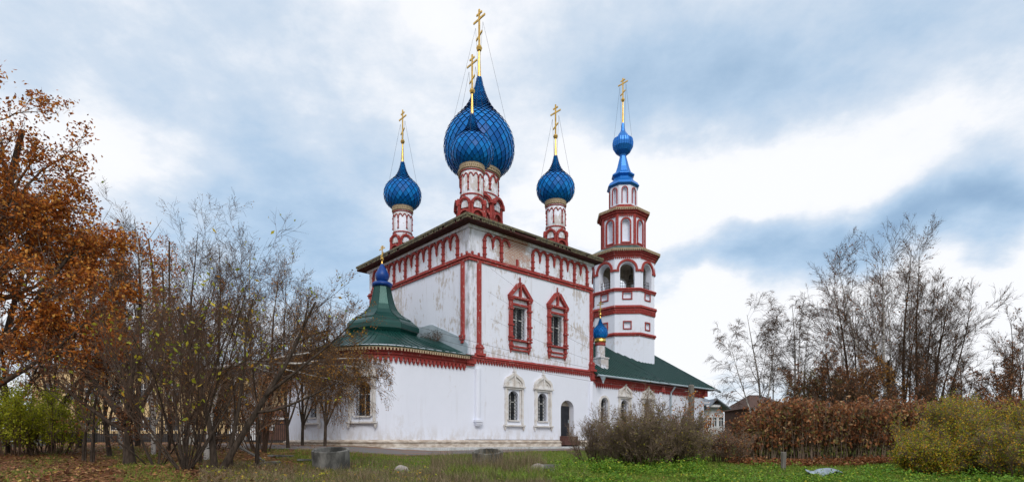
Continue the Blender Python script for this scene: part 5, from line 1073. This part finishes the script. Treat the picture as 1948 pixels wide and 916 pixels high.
# utility pole and wires
pb = G(1315, 26, -.1); mb = MB(); hp = EYE+(HY-731)/F*26-pb[2]; mb.lathe(0, 0, [(.15, 0), (.135, hp-.05), (.10, hp)], 10); th = thing('utility_pole', pb, 'weathered wooden pole rising behind the twiggy bushes', 'pole'); mb.build('pole', MAT['wood'], th)
mb = MB()
for e in (.3, .6): mb.bar((-.3, 0, hp-e), (.3, 0, hp-e), .03)
mb.build('crossarm', MAT['wood'], th)
def wire(pa, pc, sag, label, r=.007):
    a, c = np.array(pa), np.array(pc); n = 40; mb = MB(); pts = [a+(c-a)*t-np.array([0, 0, 4*sag*t*(1-t)])-a for t in np.linspace(0, 1, n+1)]; mb.path(pts, r, 3); o = mb.build('overhead_wire', MAT['wire']); o.location = a; tag(o, label, 'wire', 'overhead wires crossing the church')
top = W(1315, 737, 26)
p2 = G(322, 25, -.1); h2 = EYE+(HY-458)/F*25-p2[2]; mb = MB(); mb.lathe(0, 0, [(.06, 0), (.03, h2)], 10); th = thing('utility_pole', p2, 'dark wooden pole hidden among the tall bare trees, carrying the wires', 'pole'); mb.build('pole', MAT['bark'], th)
mb = MB(); mb.bar((-.4, 0, h2-.25), (.4, 0, h2-.25), .012); mb.build('crossarm', MAT['bark'], th); t2 = p2+[0, 0, h2]
wire(t2+[.0, 0, -.02], top+[0, 0, .1], .75, 'topmost overhead wire passing over the thicket'); wire(t2+[.4, 0, -.25], top+[.1, 0, -.1], .9, 'second overhead wire from the top'); wire(t2+[-.4, 0, -.6], top+[-.1, 0, -.25], 1.0, 'lowest overhead wire crossing the apse roof')
for k, (u, e) in enumerate([(-.3, 0), (.0, .25), (.3, .5)]):
    x, y = CH(1.2+k*.2, -.05); wire((x, y, EYE+11.0-e-k*1.4), top+[u, 0, -.2], .35, 'wire from the corner of the church wall down to the pole, %s of three' % ('highest', 'middle', 'lowest')[k], .006)
# ---------------------------------------------------------------- iron fence
fa, fb = W(120, 840, 44), W(556, 840, 44); n = 7; L_ = (fb[0]-fa[0])/n; fz = float(gz(-25, 44)); th = thing('iron_fence', (fa[0], 44, fz), 'long black iron fence in front of the yellow building', 'fence')
for i in range(n+1):
    mb = MB(); mb.box(i*L_-.05, i*L_+.05, -.05, .05, -.3, 1.95); mb.box(i*L_-.07, i*L_+.07, -.07, .07, 1.95, 2.0); mb.build('post', MAT['iron'], th)
    if i < n:
        mb = MB(); 
        for e in (.2, 1.5, 1.8): mb.box(i*L_+.05, (i+1)*L_-.05, -.03, .03, e, e+.07)
        k = int(L_/.15)
        for j in range(1, k): x = i*L_+j*L_/k; mb.box(x-.022, x+.022, -.02, .02, .1, 1.86)
        mb.build('railing', MAT['iron'], th)
# ---------------------------------------------------------------- background buildings
def house(name, px0, px1, d, eave_py, base, depth, wall, roofm, label, cat, wins, pil_=(), rise=2.2, plinthh=.9, group=None):
    x0, x1 = (px0-HX)/F*d, (px1-HX)/F*d; ez_ = EYE+(HY-eave_py)/F*d-base; th = thing(name, (x0, d, base), label, cat, group); w = x1-x0; f = Face((0, 0, 0), (1, 0, 0), (0, -1, 0)); mb = MB()
    hs = [((p-HX)/F*d-x0, (q-HX)/F*d-x0, EYE+(HY-b_)/F*d-base, EYE+(HY-a_)/F*d-base, 0) for p, q, a_, b_ in wins]
    panel(mb, f, 0, w, plinthh, ez_, hs, .2); mb.add([(0, 0, 0), (0, depth, 0), (0, depth, ez_), (0, 0, ez_)], [(0, 1, 2, 3)]); mb.add([(w, 0, 0), (w, depth, 0), (w, depth, ez_), (w, 0, ez_)], [(0, 1, 2, 3)]); mb.add([(0, depth, 0), (w, depth, 0), (w, depth, ez_), (0, depth, ez_)], [(0, 1, 2, 3)])
    mb.build('wall', MAT[wall], th); mb = MB(); mb.box(-.05, w+.05, -.06, depth, -.5, plinthh); mb.build('plinth', MAT['darkplinth'], th)
    mb = MB(); o_ = .45; mb.add([(-o_, -o_, ez_), (w+o_, -o_, ez_), (w+o_, depth+o_, ez_), (-o_, depth+o_, ez_), (min(depth/2, w/3), depth/2, ez_+rise), (w-min(depth/2, w/3), depth/2, ez_+rise)], [(0, 1, 5, 4), (1, 2, 5), (2, 3, 4, 5), (3, 0, 4), (0, 3, 2, 1)]); mb.build('roof', MAT[roofm], th)
    mb = MB(); mb.box(-.2, w+.2, -.22, 0, ez_-.35, ez_-.02); mb.build('cornice', MAT['wframe'], th)
    for (a, b_, c, e, _) in hs:
        mb = MB(); t = .07; mb.fbox(f, a, b_, c, c+t, -.15, -.08); mb.fbox(f, a, b_, e-t, e, -.15, -.08); k = max(2, round((b_-a)/.6))
        for i in range(k+1): u = a+(b_-a-t)*i/k; mb.fbox(f, u, u+t, c+t, e-t, -.15, -.085)
        mb.fbox(f, a, b_, c+(e-c)*.68, c+(e-c)*.68+t, -.145, -.082)
        wn = mb.build('window', MAT['wframe'], th); mb = MB(); mb.fbox(f, a, b_, c, e, -.2, -.16); mb.build('pane', MAT['glass'], wn)
    for p in pil_:
        u = (p-HX)/F*d-x0; mb = MB(); mb.fbox(f, u-.35, u+.35, .2, ez_-.36, 0, .18); mb.fbox(f, u-.45, u+.45, plinthh, plinthh+.3, 0, .24); mb.build('wall_pilaster', MAT['wplaster'], th)
    return th
gb = float(gz(-30, 58))
house('yellow_building', 60, 372, 58, 700, gb, 11, 'yplaster', 'groof', 'long yellow plastered building with white windows behind the fence', 'building', [(84, 112, 728, 765), (124, 140, 728, 765), (160, 188, 728, 765), (209, 238, 728, 765), (262, 290, 728, 765), (313, 340, 728, 765), (160, 188, 792, 818), (209, 238, 792, 818), (262, 290, 792, 818), (313, 340, 792, 818)])
house('yellow_building', 384, 500, 60, 712, gb, 10, 'yplaster', 'groof', 'smaller yellow building with white pilasters, right of the long yellow one', 'building', [(420, 434, 740, 800), (458, 472, 740, 800)], (406, 446, 484))
house('brown_shed', 496, 548, 52, 790, float(gz(-22, 52)), 5, 'brownwood', 'brownroof', 'low dark brown shed behind the fence beside the apse', 'shed', [(512, 522, 805, 818)], rise=1.2, plinthh=.2)
# white house at the right of the refectory
hx = W(1340, 800, 62); th = thing('white_house', (hx[0], 62, float(gz(20, 62))), 'white timber house with grey gabled roofs behind the refectory', 'house'); f = Face((0, 0, 0), (1, 0, 0), (0, -1, 0)); e0 = EYE-float(gz(20, 62)); sc = 62/F
def hz(py): return (HY-py)*sc+e0
def hu(px): return (px-1340)*sc
wn = [(hu(a), hu(b_), hz(810), hz(793), 0) for a, b_ in ((1347, 1353), (1357, 1363), (1368, 1376))]
mb = MB(); panel(mb, f, -2.5, hu(1377), 0, hz(786), wn, .15); q = hu(1377); mb.add([(q, 0, 0), (q, 8, 0), (q, 8, hz(786)), (q, 0, hz(786))], [(0, 1, 2, 3)]); mb.add([f(hu(1345), hz(786), .0), f(hu(1377), hz(786), .0), f(hu(1358), hz(764), .0)], [(0, 1, 2)]); mb.add([f(-2.5, hz(786)), f(hu(1345), hz(786)), f(hu(1358), hz(764)), f(-2.5, hz(764))], [(0, 1, 2, 3)]); mb.add([(-2.5, 8, 0), (q, 8, 0), (q, 8, hz(786)), (-2.5, 8, hz(786))], [(0, 1, 2, 3)]); mb.build('wall', MAT['wplaster'], th)
for a, b_, c, e, _ in wn:
    mb = MB(); mb.fbox(f, a-.06, b_+.06, e, e+.07, 0, .04); mb.fbox(f, a-.06, b_+.06, c-.07, c, 0, .05); mb.fbox(f, (a+b_)/2-.03, (a+b_)/2+.03, c, e, -.12, -.06); mb.fbox(f, a, b_, e-.35, e-.3, -.12, -.065); w_ = mb.build('window', MAT['wframe'], th); mb = MB(); mb.fbox(f, a, b_, c, e, -.16, -.13); mb.build('pane', MAT['glass'], w_)
mb = MB()
def gable(mb, ul, ur, ua, ze, za, y0, y1, t=.14):
    for (a, b_) in ((ul, ua), (ua, ur)):
        za_, zb_ = (ze, za) if a == ul else (za, ze); mb.hexa([(a, y0, za_), (b_, y0, zb_), (b_, y1, zb_), (a, y1, za_), (a, y0, za_+t), (b_, y0, zb_+t), (b_, y1, zb_+t), (a, y1, za_+t)])
gable(mb, hu(1340), hu(1384), hu(1358), hz(779), hz(760), -1.0, 6); mb.build('roof', MAT['groof'], th); mb = MB()
mb.hexa([(-2.5, -.6, hz(771)), (hu(1366), -.6, hz(771)), (hu(1362), 4, hz(752)), (-2.5, 4, hz(752)), (-2.5, -.6, hz(771)+.12), (hu(1366), -.6, hz(771)+.12), (hu(1362), 4, hz(752)+.12), (-2.5, 4, hz(752)+.12)]); mb.build('upper_roof', MAT['groof'], th)
mb = MB(); mb.box(hu(1340), hu(1366), -.66, -.6, hz(774), hz(770)); mb.build('fascia', MAT['wframe'], th)
mb = MB(); mb.box(hu(1338), hu(1343), 1, 2, hz(765), hz(742)); mb.build('chimney', MAT['brownwood'], th)
house('brown_house', 1432, 1500, 60, 775, float(gz(30, 60)), 8, 'brownwood', 'brownroof', 'brown roofed house half hidden behind the left end of the hedge', 'house', [(1445, 1455, 782, 800)], rise=1.7, plinthh=.3)
